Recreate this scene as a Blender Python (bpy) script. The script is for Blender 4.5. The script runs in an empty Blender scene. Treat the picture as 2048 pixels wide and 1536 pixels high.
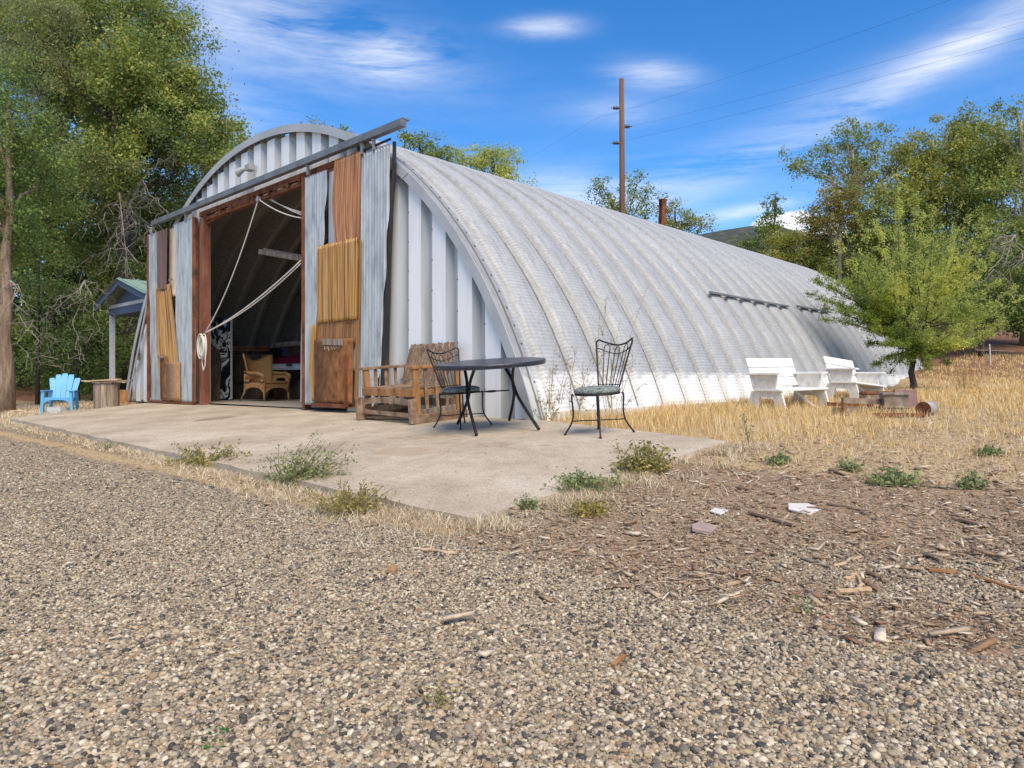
import bpy, math, random
import numpy as np
from mathutils import Vector, Matrix
rng = np.random.default_rng(7); random.seed(7)
R = math.radians
S = bpy.context.scene
COL = S.collection
# ------------------------------------------------------------------ camera, world, sun
FPX, HY, ZC = 1398.0, 753.0, 0.517
cam = bpy.data.objects.new('camera', bpy.data.cameras.new('camera')); COL.objects.link(cam)
cam.location = (0, 0, ZC); cam.rotation_euler = (R(90), 0, 0)
cam.data.sensor_width = 36; cam.data.lens = FPX/2048*36; cam.data.shift_y = -(768-HY)/2048
cam.data.clip_end = 2000; cam.data.clip_start = 0.05
S.camera = cam
SUN_EL, SUN_AZ = 52.0, 160.0          # azimuth of the sun measured from +Y towards +X
w = bpy.data.worlds.new('World'); S.world = w; w.use_nodes = True
def build_world():
    nt = w.node_tree; nt.nodes.clear(); L = nt.links
    def n(t, **k):
        a = nt.nodes.new(t)
        for q, v in k.items(): setattr(a, q, v)
        return a
    def m(op, a, b=None, clamp=False):
        x = n('ShaderNodeMath', operation=op); x.use_clamp = clamp
        for i, v in enumerate((a, b)):
            if v is None: continue
            if isinstance(v, (int, float)): x.inputs[i].default_value = v
            else: L.new(v, x.inputs[i])
        return x.outputs[0]
    sky = n('ShaderNodeTexSky', sky_type='NISHITA'); sky.sun_disc = False
    sky.sun_elevation = R(SUN_EL); sky.sun_rotation = R(SUN_AZ); sky.air_density = 1.0; sky.dust_density = 0.3; sky.ozone_density = 2.5; sky.altitude = 1800
    hs = n('ShaderNodeHueSaturation'); hs.inputs['Saturation'].default_value = 1.33; hs.inputs['Value'].default_value = 1.6; hs.inputs['Hue'].default_value = 0.503
    L.new(sky.outputs[0], hs.inputs['Color'])
    tc = n('ShaderNodeTexCoord'); sp = n('ShaderNodeSeparateXYZ'); L.new(tc.outputs['Generated'], sp.inputs[0])
    az = m('ARCTAN2', sp.outputs[0], sp.outputs[1])                  # azimuth, elevation of the view direction
    el = m('ARCSINE', sp.outputs[2])
    cb = n('ShaderNodeCombineXYZ'); L.new(az, cb.inputs[0]); L.new(el, cb.inputs[1])
    def noise(scale, rot, sx, sy, det=6, rough=.6, dist=.6):
        mp = n('ShaderNodeMapping'); mp.inputs['Rotation'].default_value = (0, 0, R(rot)); mp.inputs['Scale'].default_value = (sx, sy, 1)
        L.new(cb.outputs[0], mp.inputs[0])
        t = n('ShaderNodeTexNoise'); t.inputs['Scale'].default_value = scale; t.inputs['Detail'].default_value = det
        t.inputs['Roughness'].default_value = rough; t.inputs['Distortion'].default_value = dist
        L.new(mp.outputs[0], t.inputs['Vector']); return t.outputs[0]
    wisp = noise(3.2, -20, 1.0, 4.5)
    fine = noise(8, -18, .8, 7.0, 9, .72, .5)
    def blob(px, py, rx, ry, rot, amp, power=1.0):
        dx, dy = (px-1024)/FPX, (HY-py)/FPX; a0 = math.atan2(dx, 1); e0 = math.atan2(dy, math.hypot(dx, 1))
        k = math.cos(a0)**2 if False else 1
        u = m('SUBTRACT', az, a0); v = m('SUBTRACT', el, e0); c, s = math.cos(R(rot)), math.sin(R(rot))
        x = m('ADD', m('MULTIPLY', u, c), m('MULTIPLY', v, s)); y = m('SUBTRACT', m('MULTIPLY', v, c), m('MULTIPLY', u, s))
        q = m('ADD', m('POWER', m('ABSOLUTE', m('DIVIDE', x, rx/FPX)), 2), m('POWER', m('ABSOLUTE', m('DIVIDE', y, ry/FPX)), 2))
        g = m('EXPONENT', m('MULTIPLY', q, -1.0))
        return m('MULTIPLY', g, amp)
    tot = None
    for b in [(640, 80, 240, 60, -10, .9), (790, 112, 80, 34, 10, 1.1), (1085, 55, 70, 16, 0, 1.1), (1310, 150, 75, 24, -8, 1.0), (1230, 222, 100, 26, -5, .5),
              (480, 230, 130, 80, -20, .45), (1400, 335, 330, 34, 20, .5), (1790, 175, 400, 26, 22, .75), (1980, 70, 260, 36, 20, .5), (1130, 385, 150, 44, 5, .75),
              (1480, 425, 130, 12, 6, .9), (420, 30, 160, 50, 0, .5), (-600, 300, 900, 200, 0, .5), (3200, 300, 900, 200, 0, .5)]:
        g = blob(*b); tot = g if tot is None else m('ADD', tot, g)
    tex = m('ADD', m('MULTIPLY', wisp, .66), m('MULTIPLY', fine, .34))
    f = m('MULTIPLY', tot, m('MULTIPLY', m('SUBTRACT', tex, .36), 3.2, True))
    behind = m('MULTIPLY', m('LESS_THAN', sp.outputs[1], 0.0), m('MULTIPLY', m('SUBTRACT', tex, .42), 4, True))
    f = m('ADD', f, behind)
    cum = noise(17, 0, 1, 1.2, 7, .55, 0)
    cu = None
    for b in [(1585, 440, 40, 18, 0, .8), (1545, 455, 45, 22, 0, 1.0), (1640, 480, 80, 35, 0, 1.0), (1490, 470, 40, 10, 0, .8)]:
        g = blob(*b); cu = g if cu is None else m('ADD', cu, g)
    cu = m('MULTIPLY', m('SUBTRACT', m('ADD', cu, m('MULTIPLY', cum, 1.9)), 1.38), 3.5, True)
    ff = m('MAXIMUM', m('MULTIPLY', m('MINIMUM', f, 1.0), .72), m('MULTIPLY', cu, .92), True)
    mx = n('ShaderNodeMix', data_type='RGBA'); L.new(ff, mx.inputs['Factor']); L.new(hs.outputs[0], mx.inputs['A']); mx.inputs['B'].default_value = (8.2, 8.3, 8.6, 1)
    bg = n('ShaderNodeBackground'); bg.inputs['Strength'].default_value = 0.112
    L.new(mx.outputs['Result'], bg.inputs['Color'])
    o = n('ShaderNodeOutputWorld'); L.new(bg.outputs[0], o.inputs[0])
build_world()
sl = bpy.data.lights.new('sun', 'SUN'); sl.energy = 3.5; sl.angle = R(40); sl.color = (1, .87, .67)
sun = bpy.data.objects.new('sun', sl); COL.objects.link(sun)
to_sun = Vector((math.sin(R(SUN_AZ))*math.cos(R(SUN_EL)), math.cos(R(SUN_AZ))*math.cos(R(SUN_EL)), math.sin(R(SUN_EL))))
sun.rotation_euler = to_sun.to_track_quat('Z', 'Y').to_euler()
S.view_settings.view_transform = 'Standard'; S.view_settings.look = 'None'; S.view_settings.gamma = 1; S.view_settings.exposure = 0.38
S.cycles.max_bounces = 7; S.cycles.diffuse_bounces = 5; S.cycles.transparent_max_bounces = 6; S.cycles.transmission_bounces = 3; S.cycles.glossy_bounces = 3
S.cycles.caustics_reflective = False; S.cycles.caustics_refractive = False

# ------------------------------------------------------------------ frames: the hut stands at C0, x = u along its front, y = v along its length
AN = math.atan2(1398, 1474)
U = np.array([math.cos(AN), -math.sin(AN)]); V = np.array([math.sin(AN), math.cos(AN)]); C0 = np.array([.30, 8.30])
HROT = math.atan2(U[1], U[0])
def loc(lu, lv, z=0.0):
    p = C0 + lu*U + lv*V; return (float(p[0]), float(p[1]), z)
def ray(x, y): return np.array([(x-1024)/FPX, 1., -(y-HY)/FPX])
def wall(x, y, off=0.0):
    r = ray(x, y); t = ((C0+off*V)@V)/(r[:2]@V); p = r*t; q = p[:2]-C0
    return float(q@U), float(p[2]+ZC)
def at(x, y, d):
    r = ray(x, y)*d; return (float(r[0]), float(r[1]), float(r[2]+ZC))
def local(X, Y):
    X = np.asarray(X)-C0[0]; Y = np.asarray(Y)-C0[1]
    return X*U[0]+Y*U[1], X*V[0]+Y*V[1]
def slab_z(lu, lv): return .073*lv+.008*lu
def sm(a, b, x): t = np.clip((x-a)/(b-a), 0, 1); return t*t*(3-2*t)
def wob(X, Y, s):
    return (np.sin(X*s*1.3+.7)*np.cos(Y*s*.9+1.1)+.5*np.sin(X*s*2.9+Y*s*2.3)+.3*np.cos(X*s*5.3-Y*s*4.1))/1.8
def ground_z(X, Y):
    X = np.asarray(X, float); Y = np.asarray(Y, float)
    lu, lv = local(X, Y)
    a = .073*np.clip(lv, -3.65, 0)+.008*np.clip(lu, -18, 2.8)+.03*np.clip(lv+3.65, -9, 0)+.014*np.clip(lv, 0, 60)
    under = sm(-3.72, -3.62, lv)*(1-sm(-.3, .3, lv))*(1-sm(2.66, 2.8, lu))
    inhut = sm(-.3, 0, lv)*(1-sm(-.2, .2, lu))
    a = a-.03-.04*under-.10*inhut-.03*sm(-5, -13, lu)
    a = a+.02*(sm(2.7, 3.3, lu)*(1-sm(4.5, 8, lu)))
    bank = sm(4, 12, X)*(.15*np.clip(Y-18, 0, 12)+.12*np.clip(Y-30, 0, 14)+.03*np.clip(Y-44, 0, 60))
    a = a
    bank = bank+sm(-9, -15, X)*(.28*np.clip(Y-27, 0, 16))
    a = a+bank
    out = 1-np.maximum(under, inhut)
    a = a+out*(.018*wob(X, Y, 1.1)+.008*wob(X, Y, 4.3))
    return a
def gz(X, Y): return float(ground_z(X, Y))
def on_ground(x, y):
    t = 1.0; r = ray(x, y)
    for k in range(4000):
        p = r*t
        if p[2]+ZC <= gz(p[0], p[1]): break
        t += .02
    return (float(p[0]), float(p[1]), gz(p[0], p[1]))

# ------------------------------------------------------------------ mesh helpers
class MB:
    def __init__(s): s.v = []; s.f = []; s.mi = []; s.n = 0
    def add(s, v, f, mi=0):
        v = np.asarray(v, float).reshape(-1, 3); s.v.append(v)
        for q in f: s.f.append(tuple(int(i)+s.n for i in q)); s.mi.append(mi)
        s.n += len(v); return s
    def box(s, c, d, rot=None, mi=0, taper=1.0):
        x, y, z = d[0]/2, d[1]/2, d[2]/2; t = taper
        p = np.array([(-x,-y,-z),(x,-y,-z),(x,y,-z),(-x,y,-z),(-x*t,-y*t,z),(x*t,-y*t,z),(x*t,y*t,z),(-x*t,y*t,z)])
        if rot is not None: p = p@np.array(Matrix(rot) if not hasattr(rot, 'to_matrix') else rot.to_matrix()).T
        return s.add(p+np.array(c), [(0,3,2,1),(4,5,6,7),(0,1,5,4),(1,2,6,5),(2,3,7,6),(3,0,4,7)], mi)
    def bar(s, a, b, w_, h_, up=(0,0,1), mi=0):
        a = np.array(a, float); b = np.array(b, float); d = b-a; L = np.linalg.norm(d); d /= L
        up = np.array(up, float); x = np.cross(d, up)
        if np.linalg.norm(x) < 1e-4: x = np.cross(d, (1, 0, 0))
        x /= np.linalg.norm(x); y = np.cross(x, d)
        p = []
        for e in (a, b):
            for i, j in ((-1,-1),(1,-1),(1,1),(-1,1)): p.append(e+x*i*w_/2+y*j*h_/2)
        return s.add(p, [(0,1,2,3),(7,6,5,4),(0,4,5,1),(1,5,6,2),(2,6,7,3),(3,7,4,0)], mi)
    def tube(s, pts, r, n=8, mi=0, cap=True, closed=False):
        P = np.array(pts, float); m_ = len(P)
        rr = np.full(m_, r) if np.isscalar(r) else np.array(r, float)
        T = np.gradient(P, axis=0) if not closed else (np.roll(P, -1, 0)-np.roll(P, 1, 0))
        T /= np.linalg.norm(T, axis=1)[:, None]+1e-9
        ref = np.array((0, 0, 1.)) if abs(T[0][2]) < .9 else np.array((1., 0, 0))
        x = np.cross(T[0], ref); x /= np.linalg.norm(x)
        V_ = []
        for i in range(m_):
            x = x-T[i]*(x@T[i]); x /= np.linalg.norm(x)+1e-9; y = np.cross(T[i], x)
            a = np.arange(n)*2*math.pi/n
            V_.append(P[i]+rr[i]*(np.cos(a)[:, None]*x+np.sin(a)[:, None]*y))
        F = []
        for i in range(m_ if closed else m_-1):
            i2 = (i+1) % m_
            for k in range(n): F.append((i*n+k, i*n+(k+1) % n, i2*n+(k+1) % n, i2*n+k))
        if cap and not closed: F.append(tuple(range(n-1, -1, -1))); F.append(tuple((m_-1)*n+k for k in range(n)))
        return s.add(np.concatenate(V_), F, mi)
    def lathe(s, c, prof, n=24, mi=0):
        c = np.array(c, float); V_ = []; F = []
        for r, z in prof:
            a = np.arange(n)*2*math.pi/n; V_.append(np.stack([np.cos(a)*r, np.sin(a)*r, np.full(n, z)], 1)+c)
        for i in range(len(prof)-1):
            for k in range(n): F.append((i*n+k, i*n+(k+1) % n, (i+1)*n+(k+1) % n, (i+1)*n+k))
        F.append(tuple(range(n-1, -1, -1))); F.append(tuple((len(prof)-1)*n+k for k in range(n)))
        return s.add(np.concatenate(V_), F, mi)
    def prism(s, poly, d0, d1, mi=0, axis=1):
        n = len(poly); p = []
        for d in (d0, d1):
            for a, b in poly: p.append((a, d, b) if axis == 1 else ((d, a, b) if axis == 0 else (a, b, d)))
        F = [tuple(range(n)), tuple(range(2*n-1, n-1, -1))]+[(i+n, (i+1) % n+n, (i+1) % n, i) for i in range(n)]
        return s.add(p, F, mi)
    def obj(s, name, mats, parent=None, smooth=False, bevel=0.0):
        me = bpy.data.meshes.new(name); me.from_pydata(np.concatenate(s.v).tolist(), [], s.f)
        return finish(me, name, mats, parent, smooth, bevel, s.mi)
def finish(me, name, mats, parent, smooth, bevel, mi=None):
    mats = mats if isinstance(mats, (list, tuple)) else [mats]
    for m_ in mats: me.materials.append(m_)
    if mi is not None and len(mats) > 1: me.polygons.foreach_set('material_index', np.array(mi, np.int32))
    if smooth: me.polygons.foreach_set('use_smooth', np.ones(len(me.polygons), bool))
    me.validate(); me.update()
    o = bpy.data.objects.new(name, me); COL.objects.link(o)
    if parent: o.parent = parent
    if bevel:
        b = o.modifiers.new('b', 'BEVEL'); b.width = bevel; b.segments = 2; b.limit_method = 'ANGLE'
    return o
def fast(name, v, f, mats, parent=None, smooth=False, mi=None):
    v = np.asarray(v, np.float32); f = np.asarray(f, np.int32); k = f.shape[1]
    me = bpy.data.meshes.new(name); me.vertices.add(len(v)); me.vertices.foreach_set('co', v.ravel())
    me.loops.add(f.size); me.loops.foreach_set('vertex_index', f.ravel())
    me.polygons.add(len(f)); me.polygons.foreach_set('loop_start', np.arange(0, f.size, k, dtype=np.int32))
    try: me.polygons.foreach_set('loop_total', np.full(len(f), k, np.int32))
    except Exception: pass
    mats = mats if isinstance(mats, (list, tuple)) else [mats]
    for m_ in mats: me.materials.append(m_)
    if mi is not None: me.polygons.foreach_set('material_index', np.asarray(mi, np.int32))
    if smooth: me.polygons.foreach_set('use_smooth', np.ones(len(f), bool))
    me.update(calc_edges=True)
    o = bpy.data.objects.new(name, me); COL.objects.link(o)
    if parent: o.parent = parent
    return o
def thing(name, label, cat, p=(0, 0, 0), rz=0.0, group=None, rot=None):
    o = bpy.data.objects.new(name, None); COL.objects.link(o); o.empty_display_size = .1
    o.location = p; o.rotation_euler = rot if rot is not None else (0, 0, rz)
    o['label'] = label; o['category'] = cat
    if group: o['group'] = group
    return o
def tag(o, label=None, cat=None, group=None, kind=None):
    if label: o['label'] = label
    if cat: o['category'] = cat
    if group: o['group'] = group
    if kind: o['kind'] = kind
    return o
def copy_tree(o, parent=None):
    c = o.copy(); COL.objects.link(c); c.parent = parent
    for ch in [q for q in bpy.data.objects if q.parent == o]: copy_tree(ch, c)
    return c
def slab_rot(rz):                                                    # sits square on the sloping slab
    nrm = np.array([*(-.073*V-.008*U), 1.0]); nrm = Vector(nrm/np.linalg.norm(nrm))
    q = Vector((0, 0, 1)).rotation_difference(nrm)
    return (q.to_matrix() @ Matrix.Rotation(rz, 3, 'Z')).to_euler()

# ------------------------------------------------------------------ materials
def new_mat(name):
    m_ = bpy.data.materials.new(name); m_.use_nodes = True; nt = m_.node_tree
    return m_, nt, nt.nodes['Principled BSDF'], nt.links
def N(nt, t, **k):
    a = nt.nodes.new(t)
    for q, v in k.items():
        if q in a.inputs.keys() if isinstance(q, str) else False: a.inputs[q].default_value = v
        else: setattr(a, q, v)
    return a
def ramp(nt, fac, stops, interp='LINEAR'):
    r = nt.nodes.new('ShaderNodeValToRGB'); r.color_ramp.interpolation = interp; e = r.color_ramp.elements
    while len(e) < len(stops): e.new(.5)
    for i, (p, c) in enumerate(stops): e[i].position = p; e[i].color = (*c, 1)
    nt.links.new(fac, r.inputs[0]); return r.outputs[0]
def tex(nt, kind, scale, vec=None, **k):
    t = nt.nodes.new(kind)
    if 'Scale' in t.inputs: t.inputs['Scale'].default_value = scale
    for q, v in k.items():
        q2 = q.replace('_', ' ')
        if q2 in t.inputs: t.inputs[q2].default_value = v
        else: setattr(t, q, v)
    if vec is not None: nt.links.new(vec, t.inputs['Vector'])
    return t
def coords(nt, scale=(1, 1, 1), kind='Object', rot=(0, 0, 0)):
    tc = nt.nodes.new('ShaderNodeTexCoord'); mp = nt.nodes.new('ShaderNodeMapping'); mp.inputs['Scale'].default_value = scale; mp.inputs['Rotation'].default_value = rot
    nt.links.new(tc.outputs[kind], mp.inputs[0]); return mp.outputs[0]
def mixc(nt, f, a, b, mode='MIX'):
    x = nt.nodes.new('ShaderNodeMix'); x.data_type = 'RGBA'; x.blend_type = mode
    for s_, v in (('Factor', f), ('A', a), ('B', b)):
        if isinstance(v, (int, float)): x.inputs[s_].default_value = v
        elif isinstance(v, tuple): x.inputs[s_].default_value = (*v, 1)
        else: nt.links.new(v, x.inputs[s_])
    return x.outputs['Result']
def bump(nt, p, h, strength=.4, dist=.01):
    b = nt.nodes.new('ShaderNodeBump'); b.inputs['Strength'].default_value = strength; b.inputs['Distance'].default_value = dist
    nt.links.new(h, b.inputs['Height']); nt.links.new(b.outputs[0], p.inputs['Normal'])
def mat(name, stops, scale=6, stretch=(1, 1, 1), rough=.7, metal=0.0, bmp=.2, bdist=.004, detail=6, spec=.4, island=0.0, distortion=.3, kind='Object'):
    m_, nt, p, L = new_mat(name)
    v = coords(nt, stretch, kind)
    t = tex(nt, 'ShaderNodeTexNoise', scale, v, Detail=detail, Roughness=.62, Distortion=distortion)
    if len(stops) == 1: stops = [(.3, tuple(c*.85 for c in stops[0])), (.7, stops[0])]
    elif not isinstance(stops[0][1], (tuple, list)): stops = [(.25+.5*i/(len(stops)-1), c) for i, c in enumerate(stops)]
    c = ramp(nt, t.outputs[0], stops)
    if island:
        g = nt.nodes.new('ShaderNodeNewGeometry'); r = ramp(nt, g.outputs['Random Per Island'], [(0, (1-island,)*3), (1, (1+island,)*3)])
        c = mixc(nt, 1.0, c, r, 'MULTIPLY')
    L.new(c, p.inputs['Base Color']); p.inputs['Roughness'].default_value = rough; p.inputs['Metallic'].default_value = metal
    p.inputs['Specular IOR Level'].default_value = spec
    if bmp: bump(nt, p, t.outputs[0], bmp, bdist)
    return m_
def leaf_mat(name, cols, trans=.35):
    m_, nt, p, L = new_mat(name)
    g = nt.nodes.new('ShaderNodeNewGeometry')
    k = len(cols); c = ramp(nt, g.outputs['Random Per Island'], [(i/(k-1), q) for i, q in enumerate(cols)])
    t = tex(nt, 'ShaderNodeTexNoise', .9, coords(nt), Detail=3)
    c = mixc(nt, 1.0, c, ramp(nt, t.outputs[0], [(.3, (.62, .7, .62)), (.5, (1, 1, 1)), (.7, (1.4, 1.25, .95))]), 'MULTIPLY')
    L.new(c, p.inputs['Base Color']); p.inputs['Roughness'].default_value = .6; p.inputs['Specular IOR Level'].default_value = .25
    tr = nt.nodes.new('ShaderNodeBsdfTranslucent'); L.new(c, tr.inputs[0])
    mx = nt.nodes.new('ShaderNodeMixShader'); mx.inputs[0].default_value = trans
    L.new(p.outputs[0], mx.inputs[1]); L.new(tr.outputs[0], mx.inputs[2]); L.new(mx.outputs[0], nt.nodes['Material Output'].inputs[0])
    return m_
def isl_mat(name, cols, rough=.8, noise=0, nscale=40, spec=.3, cst=False):
    m_, nt, p, L = new_mat(name)
    g = nt.nodes.new('ShaderNodeNewGeometry'); k = len(cols)
    c = ramp(nt, g.outputs['Random Per Island'], [(i/k, q) for i, q in enumerate(cols)], 'CONSTANT' if cst else 'LINEAR')
    if noise:
        t = tex(nt, 'ShaderNodeTexNoise', nscale, coords(nt), Detail=4)
        c = mixc(nt, 1.0, c, ramp(nt, t.outputs[0], [(.3, (1-noise,)*3), (.7, (1+noise,)*3)]), 'MULTIPLY')
        bump(nt, p, t.outputs[0], .3, .003)
    L.new(c, p.inputs['Base Color']); p.inputs['Roughness'].default_value = rough; p.inputs['Specular IOR Level'].default_value = spec
    return m_
def roof_mat():
    m_, nt, p, L = new_mat('silver_coated_steel')
    v = coords(nt); t = tex(nt, 'ShaderNodeTexNoise', 1.3, v, Detail=7, Roughness=.65); t2 = tex(nt, 'ShaderNodeTexNoise', 14, v, Detail=5)
    c = ramp(nt, t.outputs[0], [(.3, (.375, .38, .38)), (.5, (.425, .43, .43)), (.7, (.47, .475, .475))])
    c = mixc(nt, 1.0, c, ramp(nt, t2.outputs[0], [(.35, (.9, .9, .89)), (.6, (1.03, 1.03, 1.03))]), 'MULTIPLY')
    oi = nt.nodes.new('ShaderNodeObjectInfo'); c = mixc(nt, 1.0, c, ramp(nt, oi.outputs['Random'], [(0, (.93, .93, .94)), (1, (1.06, 1.06, 1.05))]), 'MULTIPLY')
    t3 = tex(nt, 'ShaderNodeTexNoise', 6, coords(nt, (.35, 4, .35)), Detail=6); c = mixc(nt, .8, c, ramp(nt, t3.outputs[0], [(.3, (.78, .76, .73)), (.48, (1, 1, 1)), (.7, (1.07, 1.07, 1.07))]), 'MULTIPLY')
    s0 = nt.nodes.new('ShaderNodeSeparateXYZ'); L.new(coords(nt), s0.inputs[0])
    def mm(op, a, b=None, c3=None):
        q = N(nt, 'ShaderNodeMath', operation=op)
        for i, x in enumerate((a, b, c3)):
            if x is None: continue
            if isinstance(x, (int, float)): q.inputs[i].default_value = x
            else: L.new(x, q.inputs[i])
        return q.outputs[0]
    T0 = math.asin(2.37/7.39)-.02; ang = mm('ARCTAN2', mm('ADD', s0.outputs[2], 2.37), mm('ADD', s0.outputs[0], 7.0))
    gv = mm('COSINE', mm('MULTIPLY', mm('SUBTRACT', ang, T0), 2*math.pi*330/(math.pi-2*T0)))     # shading of the fine corrugations, drawn as dark lines in the colour
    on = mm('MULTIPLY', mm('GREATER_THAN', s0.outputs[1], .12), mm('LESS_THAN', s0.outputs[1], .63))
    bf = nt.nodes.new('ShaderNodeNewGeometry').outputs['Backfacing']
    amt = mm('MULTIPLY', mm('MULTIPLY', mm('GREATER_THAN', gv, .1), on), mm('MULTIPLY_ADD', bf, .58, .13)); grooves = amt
    # fresh white coat along the foot of the arch, dirt right at the ground
    sp = nt.nodes.new('ShaderNodeSeparateXYZ'); tc = nt.nodes.new('ShaderNodeTexCoord'); L.new(tc.outputs['Object'], sp.inputs[0])
    ad = N(nt, 'ShaderNodeMath', operation='MULTIPLY_ADD'); L.new(t.outputs[0], ad.inputs[0]); ad.inputs[1].default_value = -1.0; L.new(sp.outputs[2], ad.inputs[2])
    f = ramp(nt, ad.outputs[0], [(-.0, (1, 1, 1)), (.10, (0, 0, 0))])
    c = mixc(nt, f, c, (.80, .79, .76))
    rib_y = N(nt, 'ShaderNodeMath', operation='MULTIPLY_ADD'); L.new(t2.outputs[0], rib_y.inputs[0]); rib_y.inputs[1].default_value = .02; L.new(sp.outputs[1], rib_y.inputs[2])
    c = mixc(nt, 1.0, c, ramp(nt, rib_y.outputs[0], [(.15, (.70, .70, .69)), (.21, (1, 1, 1))]), 'MULTIPLY')  # shade of each rib's valley and front slope, put into the colour
    c = mixc(nt, ramp(nt, rib_y.outputs[0], [(.060, (0, 0, 0)), (.068, (.8,)*3), (.096, (.8,)*3), (.104, (0, 0, 0))]), c, (.10, .092, .082))
    ge = nt.nodes.new('ShaderNodeNewGeometry'); c = mixc(nt, ge.outputs['Backfacing'], c, ramp(nt, t2.outputs[0], [(.3, (.36, .33, .28)), (.7, (.50, .465, .41))]))
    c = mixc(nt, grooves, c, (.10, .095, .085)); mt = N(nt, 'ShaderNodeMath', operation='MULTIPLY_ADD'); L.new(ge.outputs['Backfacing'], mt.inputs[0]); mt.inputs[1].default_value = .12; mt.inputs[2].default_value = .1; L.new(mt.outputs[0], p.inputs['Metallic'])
    L.new(c, p.inputs['Base Color']); p.inputs['Roughness'].default_value = .52
    bump(nt, p, t2.outputs[0], .12, .004)
    return m_
M = {}
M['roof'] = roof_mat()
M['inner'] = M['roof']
M['gable'] = mat('white_painted_steel', [(.3, (.74, .74, .73)), (.55, (.84, .84, .83)), (.75, (.80, .79, .76))], 3, (2, 2, .25), .5, .05, .05)
M['gable_grey'] = mat('shaded_white_steel', [(.3, (.36, .37, .37)), (.55, (.47, .48, .48)), (.75, (.42, .42, .41))], 3, (2, 2, .2), .45, .2, .05)  # greyer steel for gable rib sides and rear flats: their shade as colour
M['trim'] = mat('grey_flashing', [(.3, (.36, .365, .36)), (.6, (.46, .465, .46))], 2, (1, 1, 1), .5, .2, .05)
M['rivet'] = mat('dull_bolt', [(.3, (.10, .085, .075)), (.6, (.2, .18, .17))], 30, rough=.6, metal=.4, bmp=0)
M['galv'] = mat('galvanised_sheet', [(.28, (.20, .215, .22)), (.45, (.36, .385, .395)), (.6, (.47, .49, .49)), (.74, (.36, .29, .21))], 4, (2.2, .3, 1), .4, .3, .1, kind='UV')
M['galv_worn'] = mat('weathered_galvanised_sheet', [(.25, (.16, .165, .165)), (.5, (.34, .355, .36)), (.7, (.50, .51, .50))], 4, (2.2, .35, 1), .4, .3, .1, kind='UV')
def fibre(name, cols, scale=9):
    return mat(name, cols, scale, (5.5, .035, 1), .38, 0, .15, detail=3, spec=.5, distortion=0.05, kind='UV')
M['fib_orange'] = fibre('orange_brown_fibreglass', [(.34, (.04, .025, .018)), (.42, (.30, .10, .03)), (.48, (.46, .21, .07)), (.53, (.22, .07, .02)), (.58, (.48, .30, .15)), (.65, (.42, .12, .03)), (.75, (.30, .08, .02))])
M['fib_yellow'] = fibre('yellow_fibreglass', [(.25, (.10, .055, .02)), (.38, (.12, .055, .018)), (.44, (.34, .155, .03)), (.50, (.50, .28, .06)), (.55, (.26, .11, .025)), (.62, (.50, .33, .13)), (.75, (.35, .17, .03))])
M['fib_brown'] = fibre('brown_fibreglass', [(.28, (.08, .035, .012)), (.45, (.22, .09, .025)), (.55, (.36, .18, .05)), (.65, (.16, .06, .02))])
M['fib_dark'] = fibre('dark_purple_fibreglass', [(.3, (.03, .02, .02)), (.5, (.12, .07, .06)), (.7, (.28, .13, .07))])
M['tan'] = mat('bare_tan_board', [(.3, (.55, .38, .25)), (.5, (.68, .55, .42)), (.7, (.62, .42, .26))], 2, (1, 1, .5), .6)
M['rust_ply'] = mat('rust_stained_plywood', [(.25, (.06, .025, .012)), (.42, (.18, .07, .02)), (.58, (.27, .11, .035)), (.75, (.38, .19, .08))], 9, (1, 1, .7), .8, 0, .3, detail=10)
M['osb'] = mat('strand_board', [(.3, (.22, .11, .05)), (.5, (.36, .20, .10)), (.7, (.50, .32, .18))], 13, (1, 1, 1), .8, 0, .3, distortion=2.0)
M['rust'] = mat('rusty_steel', [(.3, (.07, .025, .012)), (.5, (.20, .07, .03)), (.7, (.32, .12, .05))], 7, (1, 1, .6), .8, .2, .25)
M['jamb'] = mat('red_oxide_steel', [(.3, (.15, .045, .025)), (.5, (.24, .08, .045)), (.72, (.32, .14, .08))], 5, (1, 1, .35), .7, .1, .15)
M['track'] = mat('slate_steel_channel', [(.3, (.13, .14, .15)), (.6, (.21, .225, .235))], 3, rough=.5, metal=.3, bmp=.05)
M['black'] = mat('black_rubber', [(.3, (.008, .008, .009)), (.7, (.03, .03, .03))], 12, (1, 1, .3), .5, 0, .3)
M['blackmetal'] = mat('black_painted_steel', [(.3, (.012, .012, .014)), (.7, (.03, .03, .033))], 20, rough=.45, metal=.3, bmp=.1)
M['tabletop'] = mat('dark_steel_table_top', [(.3, (.035, .037, .05)), (.7, (.07, .072, .09))], 14, rough=.35, metal=.5, bmp=.1)
M['concrete_in'] = mat('indoor_concrete', [(.3, (.34, .29, .23)), (.7, (.46, .40, .33))], 5)
M['wood'] = mat('weathered_teak', [(.27, (.09, .05, .03)), (.45, (.23, .14, .085)), (.6, (.33, .23, .155)), (.75, (.42, .34, .27))], 8, (1, 1, 1), .8, 0, .3, island=.25)
M['wood_o'] = mat('orange_teak', [(.3, (.16, .065, .02)), (.5, (.36, .17, .06)), (.7, (.48, .27, .12))], 8, (1, 1, .25), .75, 0, .3, island=.2)
M['greywood'] = mat('grey_weathered_wood', [(.3, (.10, .075, .055)), (.5, (.25, .19, .145)), (.7, (.40, .32, .25))], 9, (2, 2, .22), .85, 0, .4, island=.3)
M['cutwood'] = mat('split_softwood', [(.3, (.34, .22, .13)), (.5, (.48, .34, .21)), (.7, (.60, .47, .33))], 9, (1, 1, 1), .85, 0, .4, island=.3)
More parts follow.
